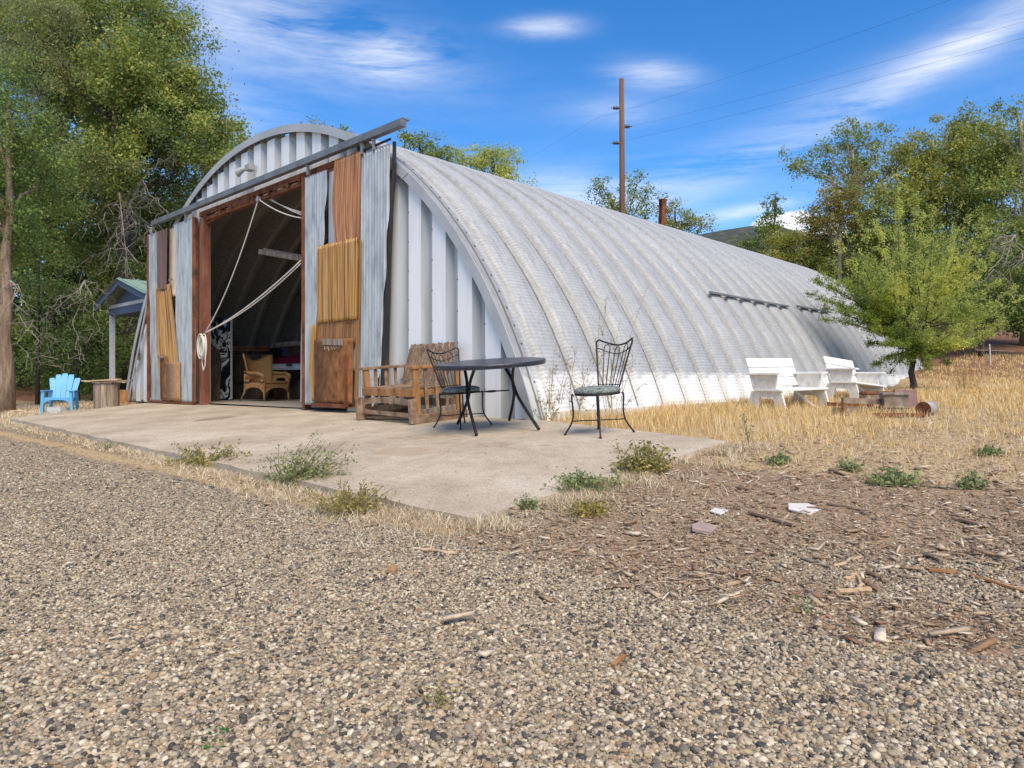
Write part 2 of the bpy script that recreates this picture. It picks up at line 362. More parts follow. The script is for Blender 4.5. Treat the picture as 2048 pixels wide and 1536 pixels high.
M['darkwood'] = mat('dark_old_boards', [(.3, (.025, .018, .014)), (.5, (.08, .055, .04)), (.7, (.15, .105, .08))], 6, (1, 1, .3), .85, 0, .3, island=.3)
M['white'] = mat('white_painted_wood', [(.25, (.42, .37, .30)), (.31, (.70, .68, .64)), (.6, (.80, .79, .77))], 16, (1, 1, 1), .65, 0, .15)
M['cream'] = mat('dusty_white_painted_wood', [(.25, (.34, .28, .21)), (.33, (.56, .51, .43)), (.6, (.72, .68, .60))], 11, (1, 1, 1), .7, 0, .15)
M['blue'] = mat('sky_blue_plastic', [(.3, (.10, .36, .62)), (.7, (.13, .42, .70))], 4, rough=.45, bmp=.05)
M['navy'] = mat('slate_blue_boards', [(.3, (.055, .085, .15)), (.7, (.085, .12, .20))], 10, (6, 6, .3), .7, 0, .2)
M['pale'] = mat('pale_grey_paint', [(.3, (.45, .47, .49)), (.7, (.58, .59, .60))], 6, rough=.65)
M['green'] = mat('green_metal_roofing', [(.3, (.20, .31, .26)), (.7, (.30, .42, .35))], 3, rough=.5, metal=.1, bmp=.1)
M['rope'] = mat('white_rope', [(.3, (.55, .52, .46)), (.7, (.75, .72, .66))], 60, rough=.9, bmp=.3)
M['wicker'] = None
M['cushion'] = mat('green_grey_cushion', [(.3, (.05, .07, .06)), (.48, (.12, .15, .13)), (.55, (.30, .33, .30)), (.7, (.10, .13, .12))], 28, rough=.9, bmp=.3, distortion=1.5)
M['red'] = mat('dark_red_plastic', [(.3, (.16, .012, .03)), (.7, (.24, .02, .05))], 5, rough=.3, bmp=0)
M['whitep'] = mat('white_plastic', [(.3, (.7, .7, .7)), (.7, (.8, .8, .8))], 5, rough=.3, bmp=0)
M['pole'] = mat('treated_pole_wood', [(.3, (.07, .032, .02)), (.5, (.14, .068, .042)), (.7, (.22, .12, .08))], 6, (3, 3, .1), .85, 0, .3)
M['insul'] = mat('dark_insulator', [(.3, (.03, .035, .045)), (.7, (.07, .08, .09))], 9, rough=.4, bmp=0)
M['bark'] = mat('rough_brown_bark', [(.3, (.11, .075, .05)), (.5, (.25, .175, .12)), (.7, (.40, .30, .22))], 5, (2.2, 2.2, .35), .9, 0, .9, .03)
M['barkd'] = mat('dark_bark', [(.3, (.02, .016, .012)), (.5, (.055, .043, .033)), (.7, (.11, .088, .068))], 6, (2, 2, .3), .9, 0, .6, .02)
M['barkg'] = mat('grey_twig_bark', [(.3, (.15, .125, .10)), (.5, (.30, .26, .21)), (.7, (.44, .39, .32))], 4, (1, 1, 1), .9, 0, .2)
M['lamp'] = mat('grey_lamp_housing', [(.3, (.25, .26, .26)), (.7, (.4, .4, .4))], 8, rough=.5, metal=.3, bmp=0)
M['paint_can'] = mat('galvanised_can', [(.3, (.26, .24, .22)), (.7, (.44, .42, .39))], 12, rough=.7, metal=.1, bmp=.1)
M['oldmetal'] = mat('brown_rusted_sheet', [(.3, (.12, .08, .055)), (.5, (.24, .175, .125)), (.7, (.38, .30, .23))], 8, rough=.8, bmp=.3)
M['purple'] = mat('faded_purple_brown_board', [(.3, (.16, .09, .085)), (.7, (.26, .16, .15))], 6, rough=.8)
def wicker_mat():
    m_, nt, p, L = new_mat('woven_wicker')
    v = coords(nt); wv = tex(nt, 'ShaderNodeTexWave', 24, v, wave_type='BANDS', bands_direction='Z', Distortion=1.5, Detail=1); w2 = tex(nt, 'ShaderNodeTexWave', 20, v, wave_type='BANDS', bands_direction='X', Distortion=1.5)
    mm = N(nt, 'ShaderNodeMath', operation='MULTIPLY'); L.new(wv.outputs['Fac'], mm.inputs[0]); L.new(w2.outputs['Fac'], mm.inputs[1])
    L.new(ramp(nt, mm.outputs[0], [(0.0, (.20, .09, .03)), (.25, (.48, .27, .11)), (.8, (.66, .42, .20))]), p.inputs['Base Color'])
    p.inputs['Roughness'].default_value = .6; bump(nt, p, mm.outputs[0], .8, .01); return m_
M['wicker'] = wicker_mat()
def mural_mat():
    m_, nt, p, L = new_mat('splashed_black_blue_white_paint')
    t = tex(nt, 'ShaderNodeTexNoise', 3.1, coords(nt, (1.1, 1, .8), rot=(0, R(25), 0)), Detail=2.5, Distortion=1.6)
    L.new(ramp(nt, t.outputs[0], [(0, (.006, .008, .012)), (.44, (.008, .012, .02)), (.46, (.02, .05, .13)), (.495, (.05, .10, .18)), (.51, (.62, .63, .62)), (.60, (.66, .66, .64)), (.62, (.02, .02, .03)), (.7, (.01, .015, .03)), (.72, (.45, .46, .46))], 'LINEAR'), p.inputs['Base Color'])
    p.inputs['Roughness'].default_value = .5; return m_
M['mural'] = mural_mat()
def slab_mat():
    m_, nt, p, L = new_mat('sandy_concrete')
    v = coords(nt); a = tex(nt, 'ShaderNodeTexNoise', .9, v, Detail=6, Roughness=.6); b = tex(nt, 'ShaderNodeTexNoise', 75, v, Detail=6, Roughness=.85); c_ = tex(nt, 'ShaderNodeTexNoise', 7, v, Detail=8, Roughness=.7)
    vo = tex(nt, 'ShaderNodeTexVoronoi', 230, v)
    c = ramp(nt, a.outputs[0], [(.28, (.33, .265, .19)), (.42, (.43, .355, .265)), (.55, (.50, .42, .32)), (.7, (.56, .49, .39))])
    c = mixc(nt, .85, c, ramp(nt, c_.outputs[0], [(.3, (.80, .78, .76)), (.5, (1, 1, 1)), (.72, (1.12, 1.12, 1.12))]), 'MULTIPLY')
    c = mixc(nt, .8, c, ramp(nt, b.outputs[0], [(.38, (.55, .53, .5)), (.5, (1, 1, 1)), (.62, (1.35, 1.33, 1.3))]), 'MULTIPLY')
    sep = nt.nodes.new('ShaderNodeSeparateColor'); L.new(vo.outputs['Color'], sep.inputs[0])
    c = mixc(nt, .7, c, ramp(nt, sep.outputs[0], [(0, (.6, .57, .53)), (.3, (1, 1, 1)), (.85, (1, 1, 1)), (1, (1.35, 1.33, 1.3))]), 'MULTIPLY')
    # an oil-dark patch by the left door, a few spots
    def spot(c, x, y, rx, ry, rot, col):
        mp = nt.nodes.new('ShaderNodeMapping'); mp.vector_type = 'TEXTURE'; mp.inputs['Location'].default_value = (x, y, 0); mp.inputs['Rotation'].default_value = (0, 0, R(rot)); mp.inputs['Scale'].default_value = (rx, ry, 100)
        tc = nt.nodes.new('ShaderNodeTexCoord'); L.new(tc.outputs['Object'], mp.inputs[0])
        ln = N(nt, 'ShaderNodeVectorMath', operation='LENGTH'); L.new(mp.outputs[0], ln.inputs[0])
        mm = N(nt, 'ShaderNodeMath', operation='ADD'); L.new(ln.outputs['Value'], mm.inputs[0])
        m2 = N(nt, 'ShaderNodeMath', operation='MULTIPLY'); L.new(c_.outputs[0], m2.inputs[0]); m2.inputs[1].default_value = .5; L.new(m2.outputs[0], mm.inputs[1])
        return mixc(nt, ramp(nt, mm.outputs[0], [(.8, (.75,)*3), (1.3, (0, 0, 0))]), c, col)
    c = spot(c, -5.5, -1.45, .42, .55, 20, (.24, .19, .135))
    for x, y, s in ((-2.4, -2.9, .02), (.8, -3.0, .02), (-.2, -2.0, .018), (1.5, -2.2, .015), (.1, -1.4, .02), (-6, -1.6, .03)): c = spot(c, x, y, s, s, 0, (.05, .04, .035))
    c = spot(c, 1.4, -1.5, .09, .03, 30, (.22, .19, .15)); c = spot(c, -.4, -1.6, .12, .03, -20, (.26, .21, .15)); c = spot(c, .4, -2.3, .5, .35, 0, (.40, .30, .20))
    L.new(c, p.inputs['Base Color']); p.inputs['Roughness'].default_value = .9; p.inputs['Specular IOR Level'].default_value = .2
    bump(nt, p, b.outputs[0], .35, .003); return m_
M['slab'] = slab_mat()
STONES = [(0.379, 0.304, 0.206), (0.468, 0.386, 0.273), (0.19, 0.156, 0.115), (0.292, 0.23, 0.156), (0.419, 0.327, 0.22), (0.535, 0.452, 0.328), (0.078, 0.069, 0.062), (0.363, 0.304, 0.217), (0.255, 0.208, 0.149), (0.452, 0.338, 0.211), (0.164, 0.146, 0.121), (0.374, 0.283, 0.183), (0.582, 0.504, 0.374), (0.304, 0.212, 0.127), (0.321, 0.271, 0.204), (0.057, 0.056, 0.052)]
def ground_mat():
    m_, nt, p, L = new_mat('ground_cover')
    v = coords(nt)
    vo = tex(nt, 'ShaderNodeTexVoronoi', 85, v); vd = tex(nt, 'ShaderNodeTexVoronoi', 85, v, feature='DISTANCE_TO_EDGE')
    sep = nt.nodes.new('ShaderNodeSeparateColor'); L.new(vo.outputs['Color'], sep.inputs[0])
    st = ramp(nt, sep.outputs[0], [(i/16, c) for i, c in enumerate(STONES)], 'CONSTANT')
    st = mixc(nt, ramp(nt, vd.outputs[0], [(0, (.35,)*3), (.12, (0, 0, 0))]), st, (.13, .10, .075))
    nz = tex(nt, 'ShaderNodeTexNoise', 1.1, v, Detail=8, Roughness=.7); nf = tex(nt, 'ShaderNodeTexNoise', 45, v, Detail=6, Roughness=.75)
    st = mixc(nt, .7, st, ramp(nt, nz.outputs[0], [(.3, (.8, .77, .72)), (.5, (1, 1, 1)), (.7, (1.1, 1.1, 1.1))]), 'MULTIPLY')
    mu = ramp(nt, nf.outputs[0], [(.3, (.17, .105, .065)), (.45, (.30, .20, .125)), (.58, (.40, .29, .19)), (.7, (.54, .45, .33))])
    gr = ramp(nt, nf.outputs[0], [(.3, (.24, .16, .08)), (.48, (.46, .33, .18)), (.62, (.58, .45, .27)), (.75, (.66, .56, .40))])
    so = ramp(nt, nf.outputs[0], [(.35, (.12, .06, .035)), (.55, (.26, .13, .075)), (.72, (.42, .28, .19))])
    at_ = nt.nodes.new('ShaderNodeAttribute'); at_.attribute_name = 'cover'; s2 = nt.nodes.new('ShaderNodeSeparateColor'); L.new(at_.outputs['Color'], s2.inputs[0])
    def edge(ch):
        a = N(nt, 'ShaderNodeMath', operation='MULTIPLY_ADD'); L.new(nf.outputs[0], a.inputs[0]); a.inputs[1].default_value = .9; L.new(ch, a.inputs[2])
        b = N(nt, 'ShaderNodeMath', operation='MULTIPLY_ADD'); L.new(nz.outputs[0], b.inputs[0]); b.inputs[1].default_value = .6; L.new(a.outputs[0], b.inputs[2])
        return ramp(nt, b.outputs[0], [(.0, (0, 0, 0)), (.999, (1, 1, 1))]) if False else (lambda q: q)(ramp(nt, N2(b.outputs[0]), [(.42, (0, 0, 0)), (.58, (1, 1, 1))]))
    def N2(x):
        d = N(nt, 'ShaderNodeMath', operation='MULTIPLY_ADD'); L.new(x, d.inputs[0]); d.inputs[1].default_value = .6; d.inputs[2].default_value = -.25; return d.outputs[0]
    c = mixc(nt, edge(s2.outputs[0]), st, mu); c = mixc(nt, edge(s2.outputs[1]), c, gr); c = mixc(nt, edge(s2.outputs[2]), c, so)
    L.new(c, p.inputs['Base Color']); p.inputs['Roughness'].default_value = .92; p.inputs['Specular IOR Level'].default_value = .15
    ad = N(nt, 'ShaderNodeMath', operation='ADD'); L.new(vd.outputs[0], ad.inputs[0]); L.new(nf.outputs[0], ad.inputs[1])
    bump(nt, p, ad.outputs[0], .6, .012); return m_
M['ground'] = ground_mat()
#@@SETTING
# ------------------------------------------------------------------ ground, slab, hills
def cover(X, Y):
    lu, lv = local(X, Y)
    n1 = wob(X, Y, 1.7)*.35+wob(X, Y, 6.1)*.12
    mulch = sm(-.5, .5, (Y-(3.0-.20*X))+n1)*sm(-.35, .5, X-.05*Y+n1*.8)
    mulch = np.maximum(mulch, .75*sm(-.55, -.15, lv+3.65-.0+n1*.3)*(1-sm(.0, .3, lv+3.65)))
    grass = sm(-.4, .5, lv+1.6+.25*np.clip(lu-2.8, 0, 8)*-.18+n1)*sm(-.6, .2, lu-.2)
    left = sm(-11.2, -12.4, lu)*sm(-4.2, -3.2, lv)
    strip = np.exp(-((lv+3.80)/.16)**2)*(lu < 2.9)
    behind = sm(.0, 3., lv)*sm(-13.5, -15, lu)
    grass = np.maximum(np.maximum(grass, left*.8), np.maximum(strip*.9, behind))
    soil = sm(17, 21, Y)*sm(9, 13, X)*(.75+.5*n1)
    soil = np.maximum(soil, sm(-14, -16, lu)*sm(1., 4, lv))
    soil = np.maximum(soil, sm(-9, -13, X)*sm(22, 25, Y))
    return np.clip(mulch, 0, 1), np.clip(grass, 0, 1), np.clip(soil, 0, 1)
def grid_axis(lo, hi, a, b, step, grow=1.18):
    c = list(np.arange(a, b+1e-6, step)); s = step; x = b
    while x < hi: s *= grow; x += s; c.append(min(x, hi))
    s = step; x = a; pre = []
    while x > lo: s *= grow; x -= s; pre.append(max(x, lo))
    return np.array(pre[::-1]+c)
gx = grid_axis(-600, 600, -13, 12, .09); gy = grid_axis(-60, 900, .6, 13, .09)
GX, GY = np.meshgrid(gx, gy); GZ = ground_z(GX, GY)
nx_, ny_ = len(gx), len(gy)
idx = np.arange(nx_*ny_).reshape(ny_, nx_)
F = np.stack([idx[:-1, :-1], idx[:-1, 1:], idx[1:, 1:], idx[1:, :-1]], -1).reshape(-1, 4)
g = fast('ground', np.stack([GX, GY, GZ], -1).reshape(-1, 3), F, M['ground'], smooth=True); tag(g, kind='structure')
ca = g.data.color_attributes.new('cover', 'FLOAT_COLOR', 'POINT')
a_, b_, c_ = cover(GX, GY); ca.data.foreach_set('color', np.stack([a_, b_, c_, np.ones_like(a_)], -1).astype(np.float32).ravel())

def slab_build():
    # front edge slightly chipped; top follows the slope away from the doors
    top = [(2.76, -3.65)]
    n = 60
    for i in range(1, n):
        t = i/n; top.append((2.76+(-11.35-2.76)*t, -3.65+(-3.01+3.65)*t+.012*math.sin(i*1.9)+.01*math.sin(i*5.1)))
    top += [(-11.35, -3.01), (-11.75, -1.6), (-11.98, -.6), (-12.3, .03), (-1.0, .03), (.05, .03), (.35, -.06), (1.2, -.28), (2.0, -.48), (2.75, -.69)]
    for i in range(1, 12): t = i/12; top.append((2.75+.01+.012*math.sin(i*2.3), -.69+(-3.65+.69)*t))
    b = MB(); k = len(top)
    P = [(x, y, slab_z(x, y)) for x, y in top]+[(x, y, slab_z(x, y)-.16) for x, y in top]
    b.add(P, [tuple(range(k-1, -1, -1))]+[(i, (i+1) % k, (i+1) % k+k, i+k) for i in range(k)])
    o = b.obj('concrete_slab', M['slab']); o.location = (C0[0], C0[1], 0); o.rotation_euler = (0, 0, HROT)
    return tag(o, kind='structure')
slab_build()
fl = MB().add([(-13.9, .031, -.06), (-.1, .031, 0), (-.1, 18.9, 0), (-13.9, 18.9, -.06)], [(0, 1, 2, 3)]).obj('shed_floor', M['concrete_in'])
fl.location = (C0[0], C0[1], 0); fl.rotation_euler = (0, 0, HROT); tag(fl, kind='structure')
def hill(name, pts, depth, dist, col):
    # ridge line given as (x pixel, y pixel), built as real terrain at that distance
    P = []; n = len(pts); rows = 14
    for j in range(rows):
        t = j/(rows-1)
        for i, (x, y) in enumerate(pts):
            X, Y, Z = at(x, y, dist); h = Z*math.sin(t*math.pi/2)+ (0 if j in (0,) else 3*math.sin(i*1.7+j*2.1)*t*(1-t)*4)
            P.append((X*(.8+.2*t)+0, Y-depth*(1-t), max(h, -2)))
    P = np.array(P); Fc = [(j*n+i, j*n+i+1, (j+1)*n+i+1, (j+1)*n+i) for j in range(rows-1) for i in range(n-1)]
    Pb = P[-n:].copy(); Pb[:, 1] += depth*1.5; Pb[:, 2] = -2
    base = len(P); P = np.concatenate([P, Pb]); Fc += [((rows-1)*n+i, (rows-1)*n+i+1, base+i+1, base+i) for i in range(n-1)]
    m_ = mat(name+'_scrub', [(.3, (.025, .032, .028)), (.5, (.05, .06, .045)), (.7, (.10, .10, .075))], .12, rough=.95, bmp=.6, bdist=2, detail=10)
    return tag(fast(name, P, np.array(Fc), m_, smooth=True), kind='structure')
hill('hills', [(600, 700), (900, 640), (1150, 560), (1300, 500), (1380, 478), (1440, 468), (1490, 463), (1530, 460), (1580, 470), (1650, 480), (1750, 470), (1900, 480), (2300, 520)], 220, 620, None)

# ------------------------------------------------------------------ quonset hut
RAD, ZA, HW = 7.39, -2.37, 7.0
hut = thing('quonset_hut', 'long silver corrugated steel arch hut with a wide open doorway in its front', 'building', (C0[0], C0[1], 0), HROT)
PITCH, NR = .678, 28
th0 = math.asin((-ZA-.0)/RAD)
def arc_pt(th, r): return -7+math.cos(th)*r, ZA+math.sin(th)*r      # th measured from +u
def roof_panel(var):
    n_c = 330; sub = 3; n = n_c*sub
    th = np.linspace(th0-.02, math.pi-th0+.02, n+1)
    s = (th-th[0])*RAD
    prof = [(.0, 0), (.07, 0), (.135, 0.0), (.20, .085), (.27, .095), (.60, .095), (.655, .03), (PITCH+.012, -.004)]
    prof = [(0, .0), (.11, .0), (.165, .064), (.20, .074), (.40, .079), (.60, .074), (.645, .052), (PITCH+.012, .004)]
    cs = np.array([0, .35, .8, 1, 1, 1, .6, 0.])
    ph = np.arange(n+1) % sub
    cor = np.where(ph == 0, -.0070, .0032)
    L_ = s[-1]; stops = [L_*k/6 for k in range(1, 6)] if var == 0 else [L_*(k-.5)/6 for k in range(1, 7)]
    flat = np.ones(n+1)
    for q in stops: flat *= np.where(abs(s-q) < .19, 0, 1)
    step = np.zeros(n+1)
    for q in stops: step += np.where(abs(s-q) < .19, .006, 0)
    V_ = []
    for (y, h), c in zip(prof, cs):
        r = RAD+h-.08+(cor*flat+step)*c
        x = -7+np.cos(th)*r; z = ZA+np.sin(th)*r
        V_.append(np.stack([x, np.full(n+1, y), z], 1))
    V_ = np.array(V_); m_ = len(prof); idx = np.arange(m_*(n+1)).reshape(m_, n+1)
    F = np.stack([idx[:-1, :-1], idx[1:, :-1], idx[1:, 1:], idx[:-1, 1:]], -1).reshape(-1, 4)
    verts = V_.reshape(-1, 3); mi = np.zeros(len(F), int)
    # bolts along the lap and on the overlap plates
    bv = []; bf = []; b0 = len(verts)
    def bolt(t, y, h, q=.017):
        c = np.array(arc_pt(t, RAD+h-.08+.007)); r_ = np.array([math.cos(t), math.sin(t)]); tt = np.array([-math.sin(t), math.cos(t)])
        k = b0+len(bv)
        base = []
        for i in range(4):
            a = math.pi/4+i*math.pi/2; p = c-r_*.010+tt*math.cos(a)*q*1.3; base.append((p[0], y+math.sin(a)*q*1.3, p[1]))
        topv = []
        for i in range(4):
            a = math.pi/4+i*math.pi/2; p = c+r_*.004+tt*math.cos(a)*q*.7; topv.append((p[0], y+math.sin(a)*q*.7, p[1]))
        bv.extend(base+topv); bf.append((k+4, k+5, k+6, k+7))
        for i in range(4): bf.append((k+i, k+(i+1) % 4, k+4+(i+1) % 4, k+4+i))
    for t in np.arange(th[0]+.02, th[-1], .26/RAD): bolt(t, .075, .0)
    for q in stops:
        for dy in (.25, .40, .55):
            for ds in (-.13, .13): bolt(th[0]+(q+ds)/RAD, dy, .072, .010)
    verts = np.concatenate([verts, np.array(bv)]); F = np.concatenate([F, np.array(bf)]); mi = np.concatenate([mi, np.ones(len(bf), int)])
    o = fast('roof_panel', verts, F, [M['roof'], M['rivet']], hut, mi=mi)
    return o
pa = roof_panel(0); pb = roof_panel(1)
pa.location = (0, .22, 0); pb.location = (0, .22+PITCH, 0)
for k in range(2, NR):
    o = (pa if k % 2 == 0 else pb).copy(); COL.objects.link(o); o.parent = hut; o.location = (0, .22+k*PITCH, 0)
LEN = .22+NR*PITCH
# front edge trim: face flange and smooth cap band
def band(name, y0, y1, r0, r1, seam=(), m='trim', lo=0.0):
    th = np.linspace(th0-.02, math.pi-th0+.02, 160); b = MB()
    P = []
    for t in th:
        for r, y in ((r0, y0), (r1, y0), (r1, y1), (r0, y1)):
            x, z = arc_pt(t, r); P.append((x, y, z))
    n = len(th); Fc = []
    for i in range(n-1):
        for k in range(4): Fc.append((i*4+k, i*4+(k+1) % 4, (i+1)*4+(k+1) % 4, (i+1)*4+k))
    Fc += [(0, 3, 2, 1), ((n-1)*4, (n-1)*4+1, (n-1)*4+2, (n-1)*4+3)]
    b.add(P, Fc); return b
t_ = band('t', -.06, -.045, RAD-.13, RAD+.004)
for a in (52, 100, 128):                                             # lap joints in the flange
    for r in (RAD-.13,):
        p0 = arc_pt(R(a), RAD-.14); p1 = arc_pt(R(a-.7), RAD+.012)
        t_.bar((p0[0], -.063, p0[1]), (p1[0], -.063, p1[1]), .012, .012)
t_.obj('arch_trim', M['trim'], hut)
c = band('c', -.045, .26, RAD-.012, RAD+.003)
for t in np.arange(th0+.03, math.pi-th0, .26/RAD):
    x, z = arc_pt(t, RAD+.006); c.box((x, .13, z), (.018, .018, .018), Matrix.Rotation(-t, 3, 'Y'), 1)
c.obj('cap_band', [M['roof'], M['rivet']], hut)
# gable wall: trapezoid panels, each clipped under the arch
OPEN0, OPEN1, OPENZ = -9.25, -4.15, 3.86
def arch_z(x, r=RAD-.05):
    d = r*r-(x+7)**2; return ZA+math.sqrt(d) if d > 0 else -1
def gable_wall():
    b = MB(); P0 = -.92; p = .5235
    k0 = -26; prof = [(0, .0), (.285, .0), (.355, .115), (.495, .115), (.5235, .0)]
    prof = [(0, .012), (.018, .012), (.022, .0), (.295, .0), (.36, .10), (.505, .10), (.5235, .012)]
    for k in range(k0, 3):
        x0 = P0+k*p
        for j in range(len(prof)-1):
            xa, ya = x0+prof[j][0], prof[j][1]; xb, yb = x0+prof[j+1][0], prof[j+1][1]
            za, zb = arch_z(xa), arch_z(xb)
            if max(za, zb) < 0.02: continue
            if j == 2 and (xa+xb)/2 < -5.5: za = zb = min(arch_z(xa, RAD-.13), arch_z(xb, RAD-.13))-.015     # flats cut square below the arch: dark gap above
            za = max(za, 0.02); zb = max(zb, 0.02)
            lo = 0.0
            mid = (xa+xb)/2
            if OPEN0 < mid < OPEN1: lo = OPENZ+.05
            zb0 = -.1
            if lo == 0: lo = zb0
            if za <= lo and zb <= lo: continue
            za = max(za, lo+.001); zb = max(zb, lo+.001)
            b.add([(xa, ya+.02, lo), (xb, yb+.02, lo), (xb, yb+.02, zb), (xa, ya+.02, za)], [(0, 1, 2, 3)], 2 if j in (3, 4, 5) else 0)
        # bolts on the lap
        zt = arch_z(x0+.01)
        z = .35+.1*(k % 3)
        while z < zt-.15:
            if not (OPEN0 < x0 < OPEN1 and z < OPENZ+.15): b.box((x0+.008, .028, z), (.018, .012, .018), None, 1)
            z += .42
        # shallow stiffening creases on the rear flat
    return b
gw = gable_wall(); gw.obj('gable_wall', [M['gable'], M['rivet'], M['gable_grey']], hut)
b = MB(); rear = [arc_pt(t, RAD-.1) for t in np.linspace(th0, math.pi-th0, 50)]
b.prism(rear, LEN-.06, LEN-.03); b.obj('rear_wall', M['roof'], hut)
b = MB(); b.box((.02, LEN/2+.1, -.12), (.16, LEN-.3, .42)); b.box((-14.02, LEN/2+.1, -.12), (.16, LEN-.3, .42)); b.obj('footing', M['cream'], hut)
# roof ledges left of a skylight row
for y0, y1, z in ((6.4, 10.2, 2.14), (10.9, 13.2, 2.2)):
    t = math.asin((z-ZA)/RAD); a = arc_pt(t, RAD+.02); b = MB()
    b.prism([(a[0]-.02, a[1]+.05), (a[0]+.045, a[1]+.03), (a[0]+.05, a[1]-.005), (a[0]-.02, a[1]-.0)], y0, y1)
    b.obj('roof_ledge', M['track'], hut)
# door frame: header, jambs
b = MB(); b.box((-7.2, -.03, 3.80), (4.0, .08, .07)); b.box((-6.75, -.035, 3.93), (5.4, .06, .10))
b.bar((-9.35, .0, 3.70), (-8.6, .0, 3.79), .05, .05); b.box((-7.6, -.08, 3.86), (.9, .02, .08)); b.box((-6.0, -.08, 3.87), (.5, .02, .05))
for x in (-9.1, -8.4, -7.9, -7.0, -6.4, -5.7, -5.3): b.box((x, -.085, 3.86+.02*math.sin(x*9)), (.05, .04, .09))
b.obj('door_header', M['rust'], hut)
for x, y in ((-9.28, -.02), (-5.17, -.03)):
    wd = .19 if x < -7 else .07
    b = MB(); b.box((x, y, 1.88), (wd, .14, 3.92)); b.obj('door_jamb', M['jamb'], hut, bevel=.006)
b = MB(); b.box((-7.02, -.19, 4.06), (9.4, .10, .10)); b.box((-7.02, -.145, 4.125), (9.4, .13, .02)); 
for x in np.arange(-11, -2.6, 1.05): b.box((x, -.08, 4.11), (.05, .14, .04))
b.obj('door_track', M['track'], hut, bevel=.004)
# floodlight
fx, fz = wall(497, 342, -.06)
lt = MB(); lt.box((fx+.12, -.09, fz+.03), (.18, .12, .11)); lt.lathe((fx-.0, -.0, 0), [(.001, 0)], 3) if False else None
lt.tube([(fx+.02, -.13, fz+.03), (fx-.05, -.18, fz-.0), (fx-.12, -.24, fz-.05)], [.03, .06, .09], 14)
lo_ = lt.obj('floodlight', M['lamp'], hut, bevel=.004)
lens = MB(); lens.tube([(fx-.121, -.241, fz-.051), (fx-.128, -.247, fz-.056)], [.08, .08], 14); lens.obj('lens', M['whitep'], lo_)
# corrugated and flat sheets of the doors
def sheet(Lf, Rf, z0, z1, y, pitch=.07, amp=.012, name='s', m=None, par=None, jag=0.0, straight=False):
    nz = max(2, int((z1-z0)/.06)); wmid = max(Rf(z, 0)-Lf(z, 0) for z in (z0, (z0+z1)/2, z1)); nw = max(1, round(wmid/pitch)); ncol = nw*8+1 if amp else 3; amp *= 1.1 if straight else .9; jag *= .5
    zz_ = [z0+(z1-z0)*k/12 for k in range(13)]; xa = min(Lf(z, 0) for z in zz_); xb = max(Rf(z, 0) for z in zz_)
    if straight: nw = max(1, round((xb-xa)/pitch)); ncol = nw*8+1
    P = []
    for j in range(nz+1):
        z = z0+(z1-z0)*j/nz; l, r = Lf(z, 0), Rf(z, 0)
        for i in range(ncol):
            s_ = i/(ncol-1); dz = 0
            if jag and j in (0, nz): dz = jag*math.sin(i*.9+z*3)*(.6+.4*math.sin(i*.23))
            if straight and amp:
                x = min(max(xa+(xb-xa)*s_, l), r); P.append((x, y-amp*math.cos(2*math.pi*nw*(x-xa)/(xb-xa)), z+dz))
            else: P.append((l+(r-l)*s_, y-amp*math.cos(2*math.pi*s_*nw), z+dz))
    F = [(j*ncol+i, j*ncol+i+1, (j+1)*ncol+i+1, (j+1)*ncol+i) for j in range(nz) for i in range(ncol-1)]
    b = MB(); b.add(P, F); o = b.obj(name, m, par, smooth=True)
    uv = o.data.uv_layers.new(name='UVMap'); u0 = (Lf(z0, 0)+Lf(z1, 0))/2; W_ = (Rf(z0, 0)+Rf(z1, 0))/2-u0
    vi = np.empty(len(o.data.loops), np.int32); o.data.loops.foreach_get('vertex_index', vi)
    uv.data.foreach_set('uv', np.stack([u0+W_*(vi % ncol)/(ncol-1), z0+(z1-z0)*(vi//ncol)/nz], 1).astype(np.float32).ravel())
    sd = o.modifiers.new('t', 'SOLIDIFY'); sd.thickness = .003
    return o
def edge(pts, off=-.15):
    q = sorted([(wall(x, y, off)[1], wall(x, y, off)[0]) for x, y in pts]); zs = [a for a, _ in q]; us = [b for _, b in q]
    return lambda z, _: float(np.interp(z, zs, us))
def zof(x, y, off=-.15): return wall(x, y, off)[1]
DY = -.15
ld = MB()
Ldoor = ld
def frame_bars(b, x0, x1, z0, z1, y=-.10):
    b.box((x0, y, (z0+z1)/2), (.05, .05, z1-z0)); b.box((x1, y, (z0+z1)/2), (.05, .05, z1-z0))
    for z in (z0+.03, z1-.03, (z0+z1)/2): b.box(((x0+x1)/2, y+.002, z), (x1-x0-.05, .05, .05))
d1 = MB(); frame_bars(d1, -12.1, -9.52, 0.0, 3.86); left_door = d1.obj('sliding_door', M['rust'], hut); tag(left_door, 'left sliding door, pushed open, patched with stained sheets')
d2 = MB(); frame_bars(d2, -5.04, -2.85, 0.04, 3.84)
frame_door = d2.obj('sliding_door', M['rust'], hut); tag(frame_door, 'right sliding door with orange and yellow sheets over brown plywood')
A = left_door
sheet(edge([(296, 468), (300, 640), (303, 803)]), edge([(320, 463), (318, 575), (323, 700), (326, 803)]), -.06, 3.86, DY, .075, .010, 'metal_sheet', M['galv_worn'], A, straight=True)
sheet(edge([(349, 445), (352, 560), (352, 640), (355, 803)]), edge([(388, 432), (389, 600), (391, 803)]), -.03, 3.88, DY, .068, .013, 'metal_sheet', M['galv'], A, straight=True)
sheet(edge([(337, 450), (334, 700)]), edge([(352, 445), (352, 700)]), 2.3, 3.82, DY+.02, .1, 0, 'tan_board', M['tan'], A)
sheet(edge([(316, 465), (318, 575)]), edge([(337, 458), (336, 560)]), zof(325, 582), zof(325, 461), DY-.02, .075, .016, 'dark_fibreglass_sheet', M['fib_dark'], A, .03)
